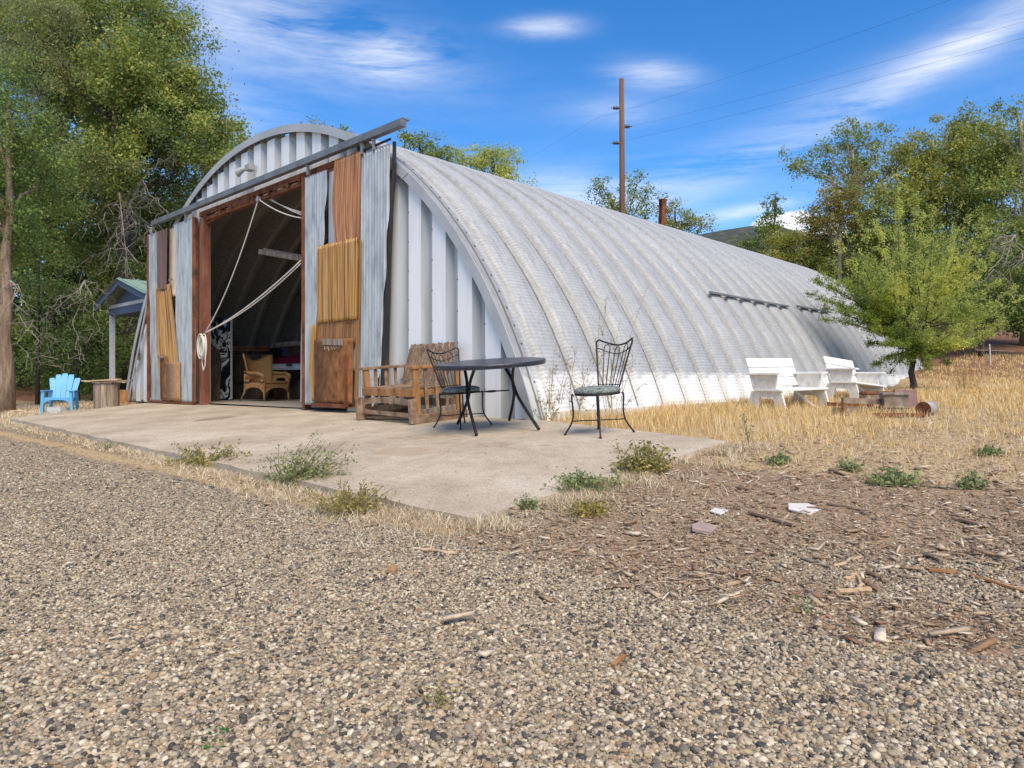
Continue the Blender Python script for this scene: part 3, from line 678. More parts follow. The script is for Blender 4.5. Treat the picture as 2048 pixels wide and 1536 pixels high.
sheet(edge([(313, 575), (316, 700), (325, 800)]), edge([(340, 560), (352, 650), (365, 790)]), -.02, zof(325, 572), DY-.012, .075, .015, 'yellow_fibreglass_sheet', M['fib_yellow'], A, .03)
sheet(edge([(323, 715), (324, 802)]), edge([(339, 715), (340, 802)]), 0.0, zof(330, 712), DY-.035, .1, 0, 'rusty_panel', M['rust_ply'], A, .02)
sheet(edge([(337, 725), (337, 802)]), edge([(364, 724), (365, 802)]), 0.0, zof(350, 724), DY-.045, .1, 0, 'strand_board', M['osb'], A)
b = MB(); b.box(((-12.13), DY+.0, 1.9), (.03, .06, 3.95)); b.box((-9.50, DY, 1.92), (.05, .07, 3.9)); b.box((-10.8, DY+.02, -.06), (2.6, .06, .05)); b.obj('edge_strip', M['rust'], A)
b = MB(); p1 = wall(346, 560, DY); b.box((p1[0], DY-.05, p1[1]), (.22, .01, .04)); b.obj('scrap_strip', M['greywood'], A); b = MB(); p1 = wall(326, 714, DY); b.box((p1[0]+.02, DY-.06, p1[1]), (.3, .02, .06)); b.obj('scrap_strip', M['greywood'], A)
A = frame_door
sheet(edge([(606, 350), (603, 640), (602, 808)]), edge([(656, 325), (646, 500), (634, 640), (630, 809)]), .05, 3.83, DY, .078, .012, 'metal_sheet', M['galv'], A, straight=True)
sheet(edge([(722, 308), (724, 480), (716, 700), (712, 830)]), edge([(780, 283), (778, 400), (768, 600), (760, 740), (745, 820)]), .05, 3.87, DY, .072, .014, 'metal_sheet', M['galv'], A, straight=True)
sheet(edge([(654, 330), (654, 500), (640, 820)]), edge([(724, 310), (724, 500), (716, 820)]), .6, 3.80, DY+.03, .1, 0, 'white_backing', M['gable'], A)
sheet(edge([(673, 325), (668, 400), (670, 440), (674, 492)]), edge([(726, 300), (724, 400), (722, 490)]), zof(695, 492), zof(695, 313), DY-.022, .066, .017, 'orange_fibreglass_sheet', M['fib_orange'], A, .03)
sheet(edge([(640, 488), (639, 560), (641, 645)]), edge([(722, 480), (722, 560), (720, 640)]), zof(680, 643), zof(680, 484), DY-.038, .070, .018, 'yellow_fibreglass_sheet', M['fib_yellow'], A, .035)
sheet(edge([(636, 640), (633, 700)]), edge([(722, 640), (719, 700)]), zof(680, 690), zof(680, 630), DY-.022, .066, .012, 'brown_fibreglass_sheet', M['fib_brown'], A, .02)
sheet(edge([(626, 650), (622, 740), (628, 808)]), edge([(637, 650), (634, 740), (633, 812)]), .12, zof(630, 650), DY-.03, .05, .008, 'tan_fibreglass_strip', M['fib_yellow'], A)
sheet(edge([(720, 500), (716, 660), (712, 800)]), edge([(727, 480), (724, 640), (719, 800)]), .15, zof(724, 480), DY-.03, .04, .006, 'tan_fibreglass_strip', M['fib_brown'], A)
sheet(edge([(634, 680), (634, 812)]), edge([(712, 680), (710, 816)]), .09, zof(670, 678), DY-.05, .1, 0, 'rusty_plywood', M['rust_ply'], A, .015)
b = MB(); b.box((-5.06, DY-.0, 1.95), (.04, .07, 3.8))
for z0 in np.arange(.2, 3.9, .32): b.box((-5.07, DY-.036, z0), (.012, .004, .05))
b.box((-4.2, DY-.06, .06), (1.0, .05, .06)); b.box((-3.70, DY-.06, .45), (.04, .05, .8)); b.obj('edge_strip', M['rust'], A)
b = MB(); p1 = wall(668, 684, DY-.05); b.box((p1[0], DY-.075, p1[1]), (.56, .015, .10), Matrix.Rotation(R(3), 3, 'Y')); p2 = wall(690, 646, DY-.05); q_ = MB(); q_.box((p2[0]+.1, DY-.08, p2[1]), (.20, .01, .035)); q_.obj('scrap_strip', M['rust'], A)
for i in range(9): b.bar((p1[0]-.25+.05*i, DY-.07, p1[1]-.06), (p1[0]-.22+.055*i, DY-.075, p1[1]-.10-.05*random.random()), .012, .006)
b.obj('scrap_strip', M['greywood'], A)
ee = [(781, 283), (780, 330), (776, 420), (771, 520), (766, 600), (762, 740), (758, 815)]
pts = [(lambda q: (q[0], DY+.02, q[1]))(wall(x, y, DY)) for x, y in ee]
pts = [tuple(np.array(pts[0])*(1-t)+np.array(pts[-1])*t) if False else p for p in pts for t in (0,)]
bs = MB(); bs.tube([np.array(p)+np.array((.025+.012*math.sin(i*2), .03, 0)) for i, p in enumerate(pts)], [.028, .03, .03, .035, .05, .06, .06], 7); bs.tube([np.array(p)+np.array((-.01, -.02, 0)) for p in pts], .006, 5, 1)
bs.tube([(-3.7, DY, 3.9), (-2.66, DY-.01, 3.92)], .018, 6)
bs.obj('rubber_seal', [M['black'], M['rope']], A)
b = MB(); 
for x in (-3.35, -3.05, -4.9, -11.9, -9.9): b = MB(); b.box((x, DY-.02, 3.93), (.05, .03, .16)); b.lathe((x, DY-.03, 3.985), [(.03, 0), (.03, .02)], 10); b.obj('door_roller', M['lamp'], hut)
# corner of the gable left of the door: leaning trim strip
pA, pB = wall(290, 595, -.1), wall(256, 802, -.1)
b = MB(); b.bar((pA[0]+.25, -.09, pA[1]+.1), (pB[0], -.09, pB[1]+.02), .09, .015, (0, 1, 0)); b.bar((pA[0]+.30, -.08, pA[1]-.1), (pB[0]+.25, -.08, pB[1]+.75), .08, .015, (0, 1, 0), 1)
b.obj('corner_strip', [M['trim'], M['rust']], hut)
#@@REST
# ------------------------------------------------------------------ ropes at the doorway
def sag(a, b, drop, n=24):
    a = np.array(a); b = np.array(b); t = np.linspace(0, 1, n)[:, None]
    p = a+(b-a)*t; p[:, 2] -= (4*drop*t*(1-t))[:, 0]; return p
def HL(lu, lv, z): return np.array(loc(lu, lv, z))
def wl(x, y, off): u_, z_ = wall(x, y, off); return HL(u_, off, z_)
pul = wl(517, 398, -.12); coil = wl(411, 664, -.16); rj = wl(602, 521, -.08)
b = MB(); b.tube(sag(pul, coil, .22)-0, .013, 6)
o = b.obj('rope', M['rope'], smooth=True); tag(o, 'slack white rope hanging from the pulley down to the coil on the door jamb', 'rope', 'white ropes in the doorway')
b = MB(); b.tube(sag(rj, coil+np.array((0, 0, -.02)), .10), .013, 6); b.tube(sag(rj+np.array((0, 0, -.05)), coil+np.array((0, 0, .0)), .13), .010, 6)
o = b.obj('rope', M['rope'], smooth=True); tag(o, 'taut double white rope running from the right door edge down to the coil', 'rope', 'white ropes in the doorway')
b = MB(); b.tube(sag(pul, wl(603, 436, -.06), .06), .011, 6)
for k in range(3): b.tube(sag(wl(527+4*k, 392, .05), wl(603, 424+3*k, -.02), .03), .007, 5)
o = b.obj('rope', M['rope'], smooth=True); tag(o, 'thin cords stretched from the pulley across the top of the doorway', 'rope', 'white ropes in the doorway')
cl = MB(); c0 = wl(409, 688, -.18)
for k in range(9):
    a = np.linspace(0, 2*math.pi, 25)[:-1]; q = .10+.05*random.random(); h = .17+.10*random.random(); ox = random.uniform(-.03, .03); tl = random.uniform(-.3, .3); oy = -.01*k
    P = [c0+np.array((*(U*(ox+q*math.sin(t)+tl*.3*h*math.cos(t))+V*oy), h*math.cos(t)-.05+random.uniform(-.004, .004))) for t in a]
    cl.tube(P, .011, 6, closed=True)
P = [c0+np.array((*(U*x+V*-.03), z)) for x, z in ((-.02, -.2), (-.04, -.4), (.03, -.55), (.10, -.45), (.12, -.25), (.08, -.1))]
tt = np.linspace(0, 5, 30); P = np.array(P); P = np.stack([np.interp(tt, range(6), P[:, k]) for k in range(3)], 1); cl.tube(P, .011, 6)
tag(cl.obj('rope_coil', M['rope'], smooth=True), 'coil of white rope hung on the left door jamb', 'rope')
p_ = thing('pulley', 'small metal pulley hanging under the rusty door header', 'pulley', tuple(pul))
b = MB(); b.tube([(-.02, -.02, .0), (.02, .02, .0)], .05, 12); b.obj('wheel', M['lamp'], p_)
b = MB(); b.tube([(0, 0, .05), (0, 0, .16)], .012, 6); b.obj('hook', M['rust'], p_)

# ------------------------------------------------------------------ things inside the doorway
def floor_pt(x, y): 
    r = ray(x, y); t = (-ZC-.04)/r[2]; return (float(r[0]*t), float(r[1]*t), -.04)
def fz(X, Y): lu, lv = local(X, Y); return .0043*float(lu)+.003
# hanging timber
bm_ = MB(); a1 = at(519, 503, 14.2); b1 = at(640, 524, 13.4); bm_.bar(a1, b1, .06, .10); bm_.bar(np.array(a1)+(.02, .2, .06), np.array(b1)+(0, .2, .06), .05, .09)
tag(bm_.obj('hanging_timber', M['greywood']), 'pair of old timbers hung high inside the hut behind the right door', 'timber')
# painted board
X, Y, _ = floor_pt(440, 800); z0 = fz(X, Y)
t = thing('painted_board', 'tall leaning board splashed with black, dark blue and white paint', 'board', (X+.05, Y, z0), HROT+R(30))
b = MB(); b.prism([(-.50, 0.02), (.24, 0.02), (.24, 1.75), (.16, 1.93), (-.50, 2.0)], -.015, .015); b.obj('panel', M['mural'], t)
b = MB(); b.box((.26, -.01, .98), (.03, .04, 1.9)); b.obj('edge_rail', M['pale'], t)
b = MB(); b.prism([(-.40, .0), (.26, .0), (.27, .9), (.20, 1.15), (.05, 1.28), (-.2, 1.25), (-.4, 1.1)], -.02, .02)
o = b.obj('curved_board', M['darkwood']); o.location = (X-.1, Y-.35, z0); o.rotation_euler = (R(-4), 0, HROT+R(28)); tag(o, 'dark round-topped board leaning in front of the paint-splashed board', 'board')
# plank stack
X, Y, _ = floor_pt(484, 798); z0 = fz(X, Y)
t = thing('timber_rack', 'dark rack of old upright boards between the painted board and the wicker chair', 'rack', (X, Y+.3, z0), HROT+R(35))
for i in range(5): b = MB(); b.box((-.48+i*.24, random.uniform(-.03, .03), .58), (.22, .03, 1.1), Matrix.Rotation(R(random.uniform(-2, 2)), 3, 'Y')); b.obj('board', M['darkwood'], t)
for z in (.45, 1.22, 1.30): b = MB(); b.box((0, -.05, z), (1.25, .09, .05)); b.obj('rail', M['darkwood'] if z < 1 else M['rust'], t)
# wicker chair: parts shaped as sheets
X, Y, _ = floor_pt(527, 802); Y += .15; z0 = fz(X, Y)
ch = thing('wicker_chair', 'honey coloured wicker armchair standing just inside the doorway', 'chair', (X, Y, z0), R(62), None)
def curve_sheet(b, fn, nu, nv, th=.03):
    P = [[np.array(fn(i/nu, j/nv), float) for j in range(nv+1)] for i in range(nu+1)]
    Vv = []; Fc = []
    A = np.array(P); du = np.gradient(A, axis=0); dv = np.gradient(A, axis=1); nn = np.cross(du, dv); nn /= np.linalg.norm(nn, axis=2)[..., None]+1e-9
    for q in (A-nn*th/2, A+nn*th/2): Vv.append(q.reshape(-1, 3))
    m_ = (nu+1)*(nv+1); ix = lambda i, j, k: k*m_+i*(nv+1)+j
    for i in range(nu):
        for j in range(nv): Fc.append((ix(i, j, 1), ix(i+1, j, 1), ix(i+1, j+1, 1), ix(i, j+1, 1))); Fc.append((ix(i, j+1, 0), ix(i+1, j+1, 0), ix(i+1, j, 0), ix(i, j, 0)))
    for i in range(nu):
        for j in (0, nv): Fc.append((ix(i, j, 0), ix(i+1, j, 0), ix(i+1, j, 1), ix(i, j, 1)))
    for j in range(nv):
        for i in (0, nu): Fc.append((ix(i, j, 0), ix(i, j+1, 0), ix(i, j+1, 1), ix(i, j, 1)))
    return b.add(np.concatenate(Vv), Fc)
b = MB(); curve_sheet(b, lambda s, t: ((s-.5)*(.60+.22*t)*1.05, .30+.10*t-.16*abs(2*s-1)**2.2, .40+(.60+.07*math.cos(2*math.pi*s)*t-.0*t)*t), 16, 8, .035); b.obj('backrest', M['wicker'], ch, True)
for sg in (-1, 1):
    b = MB()
    b.tube([(sg*.38, .25, .66), (sg*.41, .05, .63), (sg*.42, -.22, .62), (sg*.39, -.34, .58), (sg*.37, -.36, .50)], [.03, .04, .045, .045, .03], 8)
    curve_sheet(b, lambda s, t: (sg*(.38+.02*math.sin(3*t)), .25-.60*s, (.42+.20*t) if .3 > s or s > .75 else .42+.20*max(t, .55)), 12, 5, .02)
    b.obj('arm', M['wicker'], ch, True)
b = MB(); curve_sheet(b, lambda s, t: ((s-.5)*.74, -.34+.62*t, .40+.02*math.sin(3.1*s)), 6, 6, .07); b.obj('seat', M['wicker'], ch, True)
b = MB(); curve_sheet(b, lambda s, t: ((s-.5)*.74, -.355, .38-t*(.22*(.35+.65*abs(2*s-1)**3))), 12, 3, .02)
for sg in (-1, 1): curve_sheet(b, lambda s, t: (sg*.37, -.34+.62*s, .38-t*(.2*(.35+.65*abs(2*s-1)**3))), 12, 3, .02)
b.obj('apron', M['wicker'], ch, True)
for sx, sy in ((-1, -1), (1, -1), (-1, 1), (1, 1)):
    b = MB(); b.tube([(sx*.35, sy*.33 if sy < 0 else .26, .42), (sx*.36, sy*.34 if sy < 0 else .28, .2), (sx*.36, -.35 if sy < 0 else .42, 0)], [.028, .026, .022], 8); b.obj('leg', M['wicker'] if sy < 0 else M['greywood'], ch, True)
# workbench with a red and white hull on it
X, Y = at(578, 790, 17.6)[:2]; z0 = fz(X, Y)
t = thing('workbench', 'dark workbench behind the wicker chair carrying the red and white machine cowl', 'table', (X, Y, z0), HROT+R(10))
b = MB(); b.box((0, 0, .74), (2.2, .75, .035)); b.obj('tabletop', M['pale'], t)
for x in (-1.0, -.1, .9): b = MB(); b.box((x, -.3, .36), (.09, .09, .72)); b.obj('leg', M['darkwood'], t)
b = MB(); b.box((0, .2, .25), (2.0, .3, .45)); b.obj('shelf_box', M['darkwood'], t)
cw = thing('machine_cowl', 'glossy dark red and white cowl lying on the workbench inside the hut', 'vehicle part', tuple(np.array((X, Y, z0+.76))), HROT+R(8))
def hull(z0_, w0, hh, mat_, nm, x0=-.75, x1=.75):
    b = MB(); P = []; n = 14
    for i in range(n+1):
        t_ = i/n; x = x0+(x1-x0)*t_; w1 = w0*math.sin(math.pi*(.12+.76*t_))**.6; h1 = hh*(.45+.55*math.sin(math.pi*(.1+.7*t_)))
        for k in range(8): a = math.pi*k/7; P.append((x, -w1*math.cos(a), z0_+h1*math.sin(a)))
    b.add(P, [(i*8+k, i*8+k+1, (i+1)*8+k+1, (i+1)*8+k) for i in range(n) for k in range(7)]+[tuple(range(8)), tuple(n*8+k for k in range(7, -1, -1))]); return b.obj(nm, mat_, cw, True)
hull(.0, .33, .20, M['whitep'], 'lower_shell'); hull(.12, .27, .22, M['red'], 'upper_shell', -.55, .8)
b = MB(); b.box((.45, -.335, .08), (.22, .01, .05)); b.obj('decal', M['insul'], cw)
b = MB(); 
c = at(590, 688, 17.3); b.tube([np.array(c)+(-.5, .1, -.02), np.array(c)+(.0, 0, .02), np.array(c)+(.9, -.1, 0)], .07, 10)
tag(b.obj('rolled_canvas', M['greywood'], smooth=True), 'long grey roll of canvas laid across the clutter above the workbench', 'roll')
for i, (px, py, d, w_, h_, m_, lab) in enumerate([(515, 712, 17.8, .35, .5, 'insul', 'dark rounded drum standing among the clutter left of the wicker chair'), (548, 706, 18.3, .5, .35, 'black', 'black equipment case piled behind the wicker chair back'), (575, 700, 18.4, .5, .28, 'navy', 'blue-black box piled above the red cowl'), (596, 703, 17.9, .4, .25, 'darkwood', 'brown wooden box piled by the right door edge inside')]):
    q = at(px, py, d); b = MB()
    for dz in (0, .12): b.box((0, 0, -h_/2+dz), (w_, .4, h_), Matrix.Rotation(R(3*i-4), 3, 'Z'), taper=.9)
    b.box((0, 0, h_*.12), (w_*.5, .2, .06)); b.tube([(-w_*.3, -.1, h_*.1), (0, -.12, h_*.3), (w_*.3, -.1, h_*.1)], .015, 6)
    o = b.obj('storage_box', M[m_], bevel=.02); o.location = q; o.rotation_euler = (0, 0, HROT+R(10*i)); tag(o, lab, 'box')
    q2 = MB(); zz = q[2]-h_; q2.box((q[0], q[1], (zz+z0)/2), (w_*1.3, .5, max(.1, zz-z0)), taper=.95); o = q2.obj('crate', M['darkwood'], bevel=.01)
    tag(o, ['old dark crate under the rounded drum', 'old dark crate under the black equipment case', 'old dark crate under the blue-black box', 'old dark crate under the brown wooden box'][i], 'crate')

# ------------------------------------------------------------------ glider bench against the gable
def glider():
    lu, lv = -1.86, -.40
    t = thing('glider_bench', 'weathered wooden glider bench with slatted back beside the stained right door', 'bench', loc(lu, lv, slab_z(lu, lv)), rot=slab_rot(HROT+R(-4)))
    W_, D = 1.26, .78; f, bk = -D/2, D/2
    w_, o_ = M['wood'], M['wood_o']
    for sx in (-1, 1):
        x = sx*W_/2
        b = MB(); b.box((x+.0, .0, .055), (.055, D+.06, .11)); b.box((x, f-.02, .16), (.06, .10, .30)); b.obj('base_rail', w_, t, bevel=.006)
        b = MB(); b.bar((x-sx*.05, f+.02, .12), (x-sx*.05, bk, .14), .04, .09); b.obj('lower_rail', M['greywood'], t, bevel=.004)
        b = MB(); b.box((x-sx*.05, f+.08, .37), (.06, .08, .62)); b.obj('front_post', o_, t, bevel=.006)
        b = MB(); b.bar((x-sx*.05, bk-.08, .10), (x-sx*.05, bk-.03, .68), .055, .075, (0, 1, 0)); b.obj('rear_post', o_, t, bevel=.006)
        b = MB(); b.box((x-sx*.05, -.01, .695), (.095, D-.02, .04)); b.obj('armrest', o_ if sx > 0 else w_, t, bevel=.008)
        for y in (-.16, .0, .16):
            b = MB(); b.box((x-sx*.05, y, .42), (.022, .045, .52)); b.obj('arm_slat', w_, t, bevel=.003)
    b = MB(); b.box((0, f+.03, .385), (W_-.06, .035, .10)); b.box((0, bk-.12, .38), (W_-.1, .035, .09)); 
    for sx in (-1, 1): b.box((sx*(W_/2-.09), -.02, .375), (.035, D-.16, .09))
    b.obj('seat_frame', o_, t, bevel=.005)
    for k in range(8): b = MB(); b.box((0, f+.08+k*.068, .435+.000*k), (W_-.12, .052, .018)); b.obj('seat_slat', w_, t, bevel=.003)
    n = 15
    for k in range(n):
        x = -W_/2+.14+(W_-.28)*k/(n-1)
        b = MB(); b.bar((x, bk-.20, .43), (x+.006*math.sin(k*3), bk+.02, .985+.006*math.sin(k*2.2)), .044, .018, (0, 1, 0)); b.obj('back_slat', w_, t, bevel=.003)
    b = MB(); b.bar((-W_/2+.1, bk+.0, .90), (W_/2-.1, bk+.0, .90), .03, .055); b.bar((-W_/2+.1, bk-.17, .49), (W_/2-.1, bk-.17, .49), .03, .06); b.obj('back_rail', M['greywood'], t)
    b = MB()
    xs = np.linspace(-W_/2+.05, W_/2-.05, 12)
    for i in range(11): b.bar((xs[i], f+.02, .25+.035*math.sin(math.pi*i/11)), (xs[i+1], f+.02, .25+.035*math.sin(math.pi*(i+1)/11)), .03, .075)
    b.obj('front_stretcher', w_, t)
    b = MB(); b.bar((-W_/2+.03, f+.02, .12), (W_/2-.0, f+.02, .10), .03, .05); b.bar((-W_/2+.03, f+.08, .035), (W_/2-.03, bk-.3, .035), .10, .025); b.obj('cross_board', M['wood'], t)
    b = MB(); b.bar((-W_/2+.05, bk-.1, .2), (W_/2-.05, bk-.1, .2), .03, .10); b.bar((-W_/2+.05, bk-.1, .33), (W_/2-.05, bk-.1, .33), .03, .07); b.obj('rear_stretcher', M['greywood'], t)
glider()

# ------------------------------------------------------------------ steel patio set
def spline(P, n=24):
    P = np.array(P, float); m_ = len(P); t = np.linspace(0, m_-1, n); out = []
    for q in t:
        i = min(int(q), m_-2); f = q-i; p0 = P[max(i-1, 0)]; p1 = P[i]; p2 = P[i+1]; p3 = P[min(i+2, m_-1)]
        out.append(.5*((2*p1)+(-p0+p2)*f+(2*p0-5*p1+4*p2-p3)*f*f+(-p0+3*p1-3*p2+p3)*f**3))
    return np.array(out)
def wire_chair(label, X, Y, yaw, tip=0.0):
    lu, lv = [float(q) for q in local(X, Y)]
    t = thing('wire_chair', label, 'chair', (X, Y, slab_z(lu, lv)), rot=slab_rot(yaw), group='black wire patio chairs')
    m_ = M['blackmetal']; s = .165; ft = .235
    for sx in (-1, 1):
        for sy in (-1, 1):
            b = MB(); b.tube(spline([(sx*s, sy*s, .395), (sx*(s+.012), sy*(s+.012), .37), (sx*(s+.006), sy*(s+.006), .22), (sx*(s+.02), sy*(s+.02), .12), (sx*ft, sy*ft, .008)], 20), .0085, 8)
            b.tube([(sx*ft, sy*ft, .0), (sx*ft, sy*ft, .015)], .013, 8); b.obj('leg', m_, t, True)
    b = MB(); q = s+.018
    for a, c in (((-q, -q), (q, q)), ((-q, q), (q, -q))): b.tube([(*a, .135), (*c, .135)], .006, 6)
    b.obj('stretcher', m_, t, True)
    b = MB(); b.tube([(.215*math.cos(a), .215*math.sin(a), .395) for a in np.linspace(0, 2*math.pi, 37)[:-1]], .010, 8, closed=True); b.obj('seat_ring', m_, t, True)
    b = MB(); b.lathe((0, 0, 0), [(.0, .400), (.20, .400), (.225, .415), (.222, .44), (.18, .458), (.10, .463), (.0, .464)], 32)
    o = b.obj('cushion', M['cushion'], t, True)
    # back: rises behind (+y), fans out, top edge dips between two ears
    def bp(u_, h):                                                    # u in -1..1 , h 0..1
        wd = .135+.105*h; x = u_*wd; y = .165+.03*(1-u_*u_)+.11*h+.05*h*(1-u_*u_); z = .44+.455*h
        return (x, y, z)
    def top(u_): return .90+.16*(abs(u_)**1.8)-.03*(abs(u_) > .93)*(abs(u_)-.93)*10
    b = MB()
    left = [bp(-1, h) for h in np.linspace(-.06, .98, 14)]; right = [bp(1, h) for h in np.linspace(.98, -.06, 14)]
    mid = [bp(u_, top(u_)) for u_ in np.linspace(-.90, .90, 22)]
    b.tube(spline([(-.155, .13, .40)]+left+mid+right+[(.155, .13, .40)], 120), .0085, 8)
    b.obj('back_frame', m_, t, True)
    b = MB(); b.tube([bp(u_, top(u_)-.19) for u_ in np.linspace(-.99, .99, 20)], .0052, 6); b.tube([bp(u_, .06) for u_ in np.linspace(-1, 1, 14)], .0052, 6)
    for c in (-.56, 0, .56):
        hh = top(c)-.03; w1 = .145
        P = [bp(c-w1*.9, h) for h in np.linspace(.0, hh-.12, 8)]+[bp(c+w1*math.cos(a)*-1, hh-.12+.115*math.sin(a)) for a in np.linspace(.3, math.pi-.3, 7)]+[bp(c+w1*.9, h) for h in np.linspace(hh-.12, .0, 8)]
        b.tube(P, .0048, 6)
    b.obj('back_rods', m_, t, True)
wire_chair('black wire chair with grey-green cushion standing alone right of the oval table', .85, 6.80, math.atan2(-.64, -.77)+R(90))
wire_chair('black wire chair tucked between the dark table and the wooden glider bench', -.57, 8.10, math.atan2(-.70, .70)+R(90))
def table():
    X, Y = -.20, 7.60; lu, lv = [float(q) for q in local(X, Y)]
    t = thing('patio_table', 'round black steel patio table with crossed curved legs on the slab', 'table', (X, Y, slab_z(lu, lv)+.022), rot=(Matrix.Rotation(R(-1.8), 3, 'X').inverted() @ slab_rot(0).to_matrix()).to_euler())
    b = MB(); b.lathe((0, 0, 0), [(.0, .712), (.575, .712), (.592, .705), (.600, .69), (.606, .70), (.606, .712), (.598, .722), (.57, .719), (.0, .716)], 72); b.lathe((0, 0, 0), [(.585, .675), (.602, .675), (.602, .69), (.585, .69)], 72)
    b.obj('tabletop', M['tabletop'], t, False, .0)
    m_ = M['blackmetal']
    for sx, foot, topp in ((-1, (-.42, .40), (-.14, -.28)), (-1, (-.16, -.50), (-.30, .22)), (1, (.17, .46), (.26, -.20)), (1, (.48, -.36), (.12, .28))):
        b = MB(); mx, my = (topp[0]*.50+foot[0]*.5), (topp[1]*.5+foot[1]*.5); bow = np.array((-.05*sx if sx < 0 else .0, 0))
        P = spline([(*topp, .70), (topp[0]*.72+foot[0]*.28, topp[1]*.72+foot[1]*.28, .52), (topp[0]*.45+foot[0]*.55-.03*np.sign(foot[0]-topp[0]), topp[1]*.45+foot[1]*.55-.04*np.sign(foot[1]-topp[1]), .32), (*foot, .01)], 26)
        b.tube(P, .017, 10); b.obj('leg', m_, t, True)
    b = MB(); b.tube([(-.215, -.02, .40), (-.05, -.02, .40)], .008, 6); b.tube([(.05, -.02, .40), (.19, -.01, .40)], .008, 6); b.tube([(.05*math.cos(a), -.02+.05*math.sin(a), .40) for a in np.linspace(0, 2*math.pi, 25)[:-1]], .009, 6, closed=True); b.obj('stretcher', m_, t, True)
table()

# ------------------------------------------------------------------ white benches by the hut side
def white_bench(label, X, Y, z, wdir, roll, W_=1.2):
    yaw = math.atan2(wdir[1], wdir[0])
    t = thing('white_bench', label, 'bench', (X, Y, z), rot=(Matrix.Rotation(yaw, 3, 'Z') @ Matrix.Rotation(R(roll), 3, 'Y')).to_euler(), group='white plank benches beside the hut')
    m_, c_ = M['white'], M['cream']                                   # origin: front left seat corner at the ground; x to the right, y back
    for x in (.03, W_-.03):
        # trapezoid side panel with a cut-out, two feet
        b = MB(); o_ = [(.02, .42), (.52, .42), (.66, -.04), (.53, -.04), (.48, .08), (.12, .08), (.03, -.04), (-.12, -.04)]
        # y runs back: build the frame as four pieces around the hole
        def slab4(pl): b.prism([(y, zz) for y, zz in pl], x-.02, x+.02, axis=0)
        slab4([(-.12, -.05), (.05, -.05), (.155, .33), (.02, .42)])
        slab4([(.50, -.05), (.66, -.05), (.53, .42), (.385, .33)])
        slab4([(.02, .42), (.155, .33), (.385, .33), (.53, .42)])
        slab4([(.078, .05), (.472, .05), (.455, .13), (.10, .13)])
        b.obj('side_panel', c_, t)
        b = MB(); b.prism([(.10, .455), (.50, .455), (.56, .66), (.10, .66)], x-.018, x+.018, axis=0); b.obj('arm_panel', c_, t)
        b = MB(); b.box((x, .30, .675), (.13, .58, .028)); b.obj('armrest', m_, t, bevel=.004)
    for k in range(3): b = MB(); b.box((W_/2, .07+.155*k, .437), (W_+.05, .148, .03)); b.obj('seat_board', m_, t, bevel=.004)
    for k in range(3):
        zc = .55+k*.145; yc = .50+.05*k; b = MB(); b.box((W_/2, yc, zc), (W_-.0, .025, .14), Matrix.Rotation(R(-19), 3, 'X')); b.obj('back_board', m_, t, bevel=.004)
    for x in (.08, W_-.08): b = MB(); b.bar((x, .49, .40), (x, .66, .90), .05, .03, (0, 1, 0)); b.obj('back_brace', m_, t)
    b = MB(); b.bar((.15, .04, .12), (.38, .3, .41), .03, .03); b.bar((W_-.15, .04, .12), (W_-.38, .3, .41), .03, .03); b.box((W_/2, .3, .09), (W_-.1, .03, .10)); b.obj('brace', m_, t)
white_bench('nearer white plank bench, its back against the arch wall in dry grass', 3.86, 10.0, -.12, np.array((.84, .54)), -1.0, 1.10)
white_bench('farther white plank bench, turned away from the first and leaning', 5.90, 12.0, -.02, np.array((.80, .60)), 4.2, 1.02)

# ------------------------------------------------------------------ junk pile
def gp(x, y): return on_ground(x, y)
q = gp(1738, 832); t = thing('rusty_frame', 'long low rusted frame lying in the grass in front of the second bench', 'scrap metal', q, R(12))
b = MB(); b.bar((-.38, 0, .20), (.32, -.02, .17), .05, .07); b.obj('top_rail', M['oldmetal'], t)
b = MB(); b.bar((-.36, 0, .0), (-.36, 0, .2), .04, .04); b.bar((.30, 0, 0), (.30, 0, .17), .04, .04); b.bar((-.36, .3, .14), (.3, .3, .12), .04, .05); b.obj('leg_rail', M['rust'], t)
b = MB(); b.box((-.02, .12, .06), (.62, .26, .09)); b.obj('tray', M['oldmetal'], t)
q = gp(1757, 815); t = thing('metal_toolbox', 'brown rusted metal box with rounded lid, left box of the junk pile', 'box', q, R(5))
b = MB(); b.box((0, 0, .10), (.50, .22, .20), taper=.98); b.obj('body', M['oldmetal'], t, bevel=.02)
b = MB(); b.box((0, 0, .215), (.52, .24, .05), taper=.9); b.obj('lid', M['rust'], t, bevel=.02)
q = gp(1787, 830); t = thing('metal_box', 'brown ribbed metal box standing on end, right box of the junk pile', 'box', q, R(-18))
b = MB(); b.box((0, 0, .13), (.28, .34, .24), taper=.96); b.box((0, 0, .10), (.30, .36, .02)); b.obj('body', M['oldmetal'], t, bevel=.012)
b = MB(); b.box((0, 0, .262), (.31, .37, .035)); b.obj('lid', M['greywood'], t, bevel=.01)
q = gp(1815, 822); b = MB(); b.box((0, 0, .14), (.34, .02, .30)); b.box((0, .012, .27), (.34, .02, .03)); o = b.obj('leaning_board', M['purple']); o.location = q; o.rotation_euler = (R(-12), R(3), R(10)); tag(o, 'faded purple-brown board propped behind the ribbed metal box', 'board')
q = gp(1855, 832); t = thing('paint_can', 'dented grey can lying on its side at the right end of the junk pile', 'can', q, R(35))
b = MB(); b.tube([(-.10, 0, .085), (.10, 0, .095)], .085, 20); b.obj('body', M['paint_can'], t, True)
b = MB(); b.tube([(-.112, 0, .085), (-.100, 0, .085)], .088, 20); b.obj('rim', M['rust'], t)
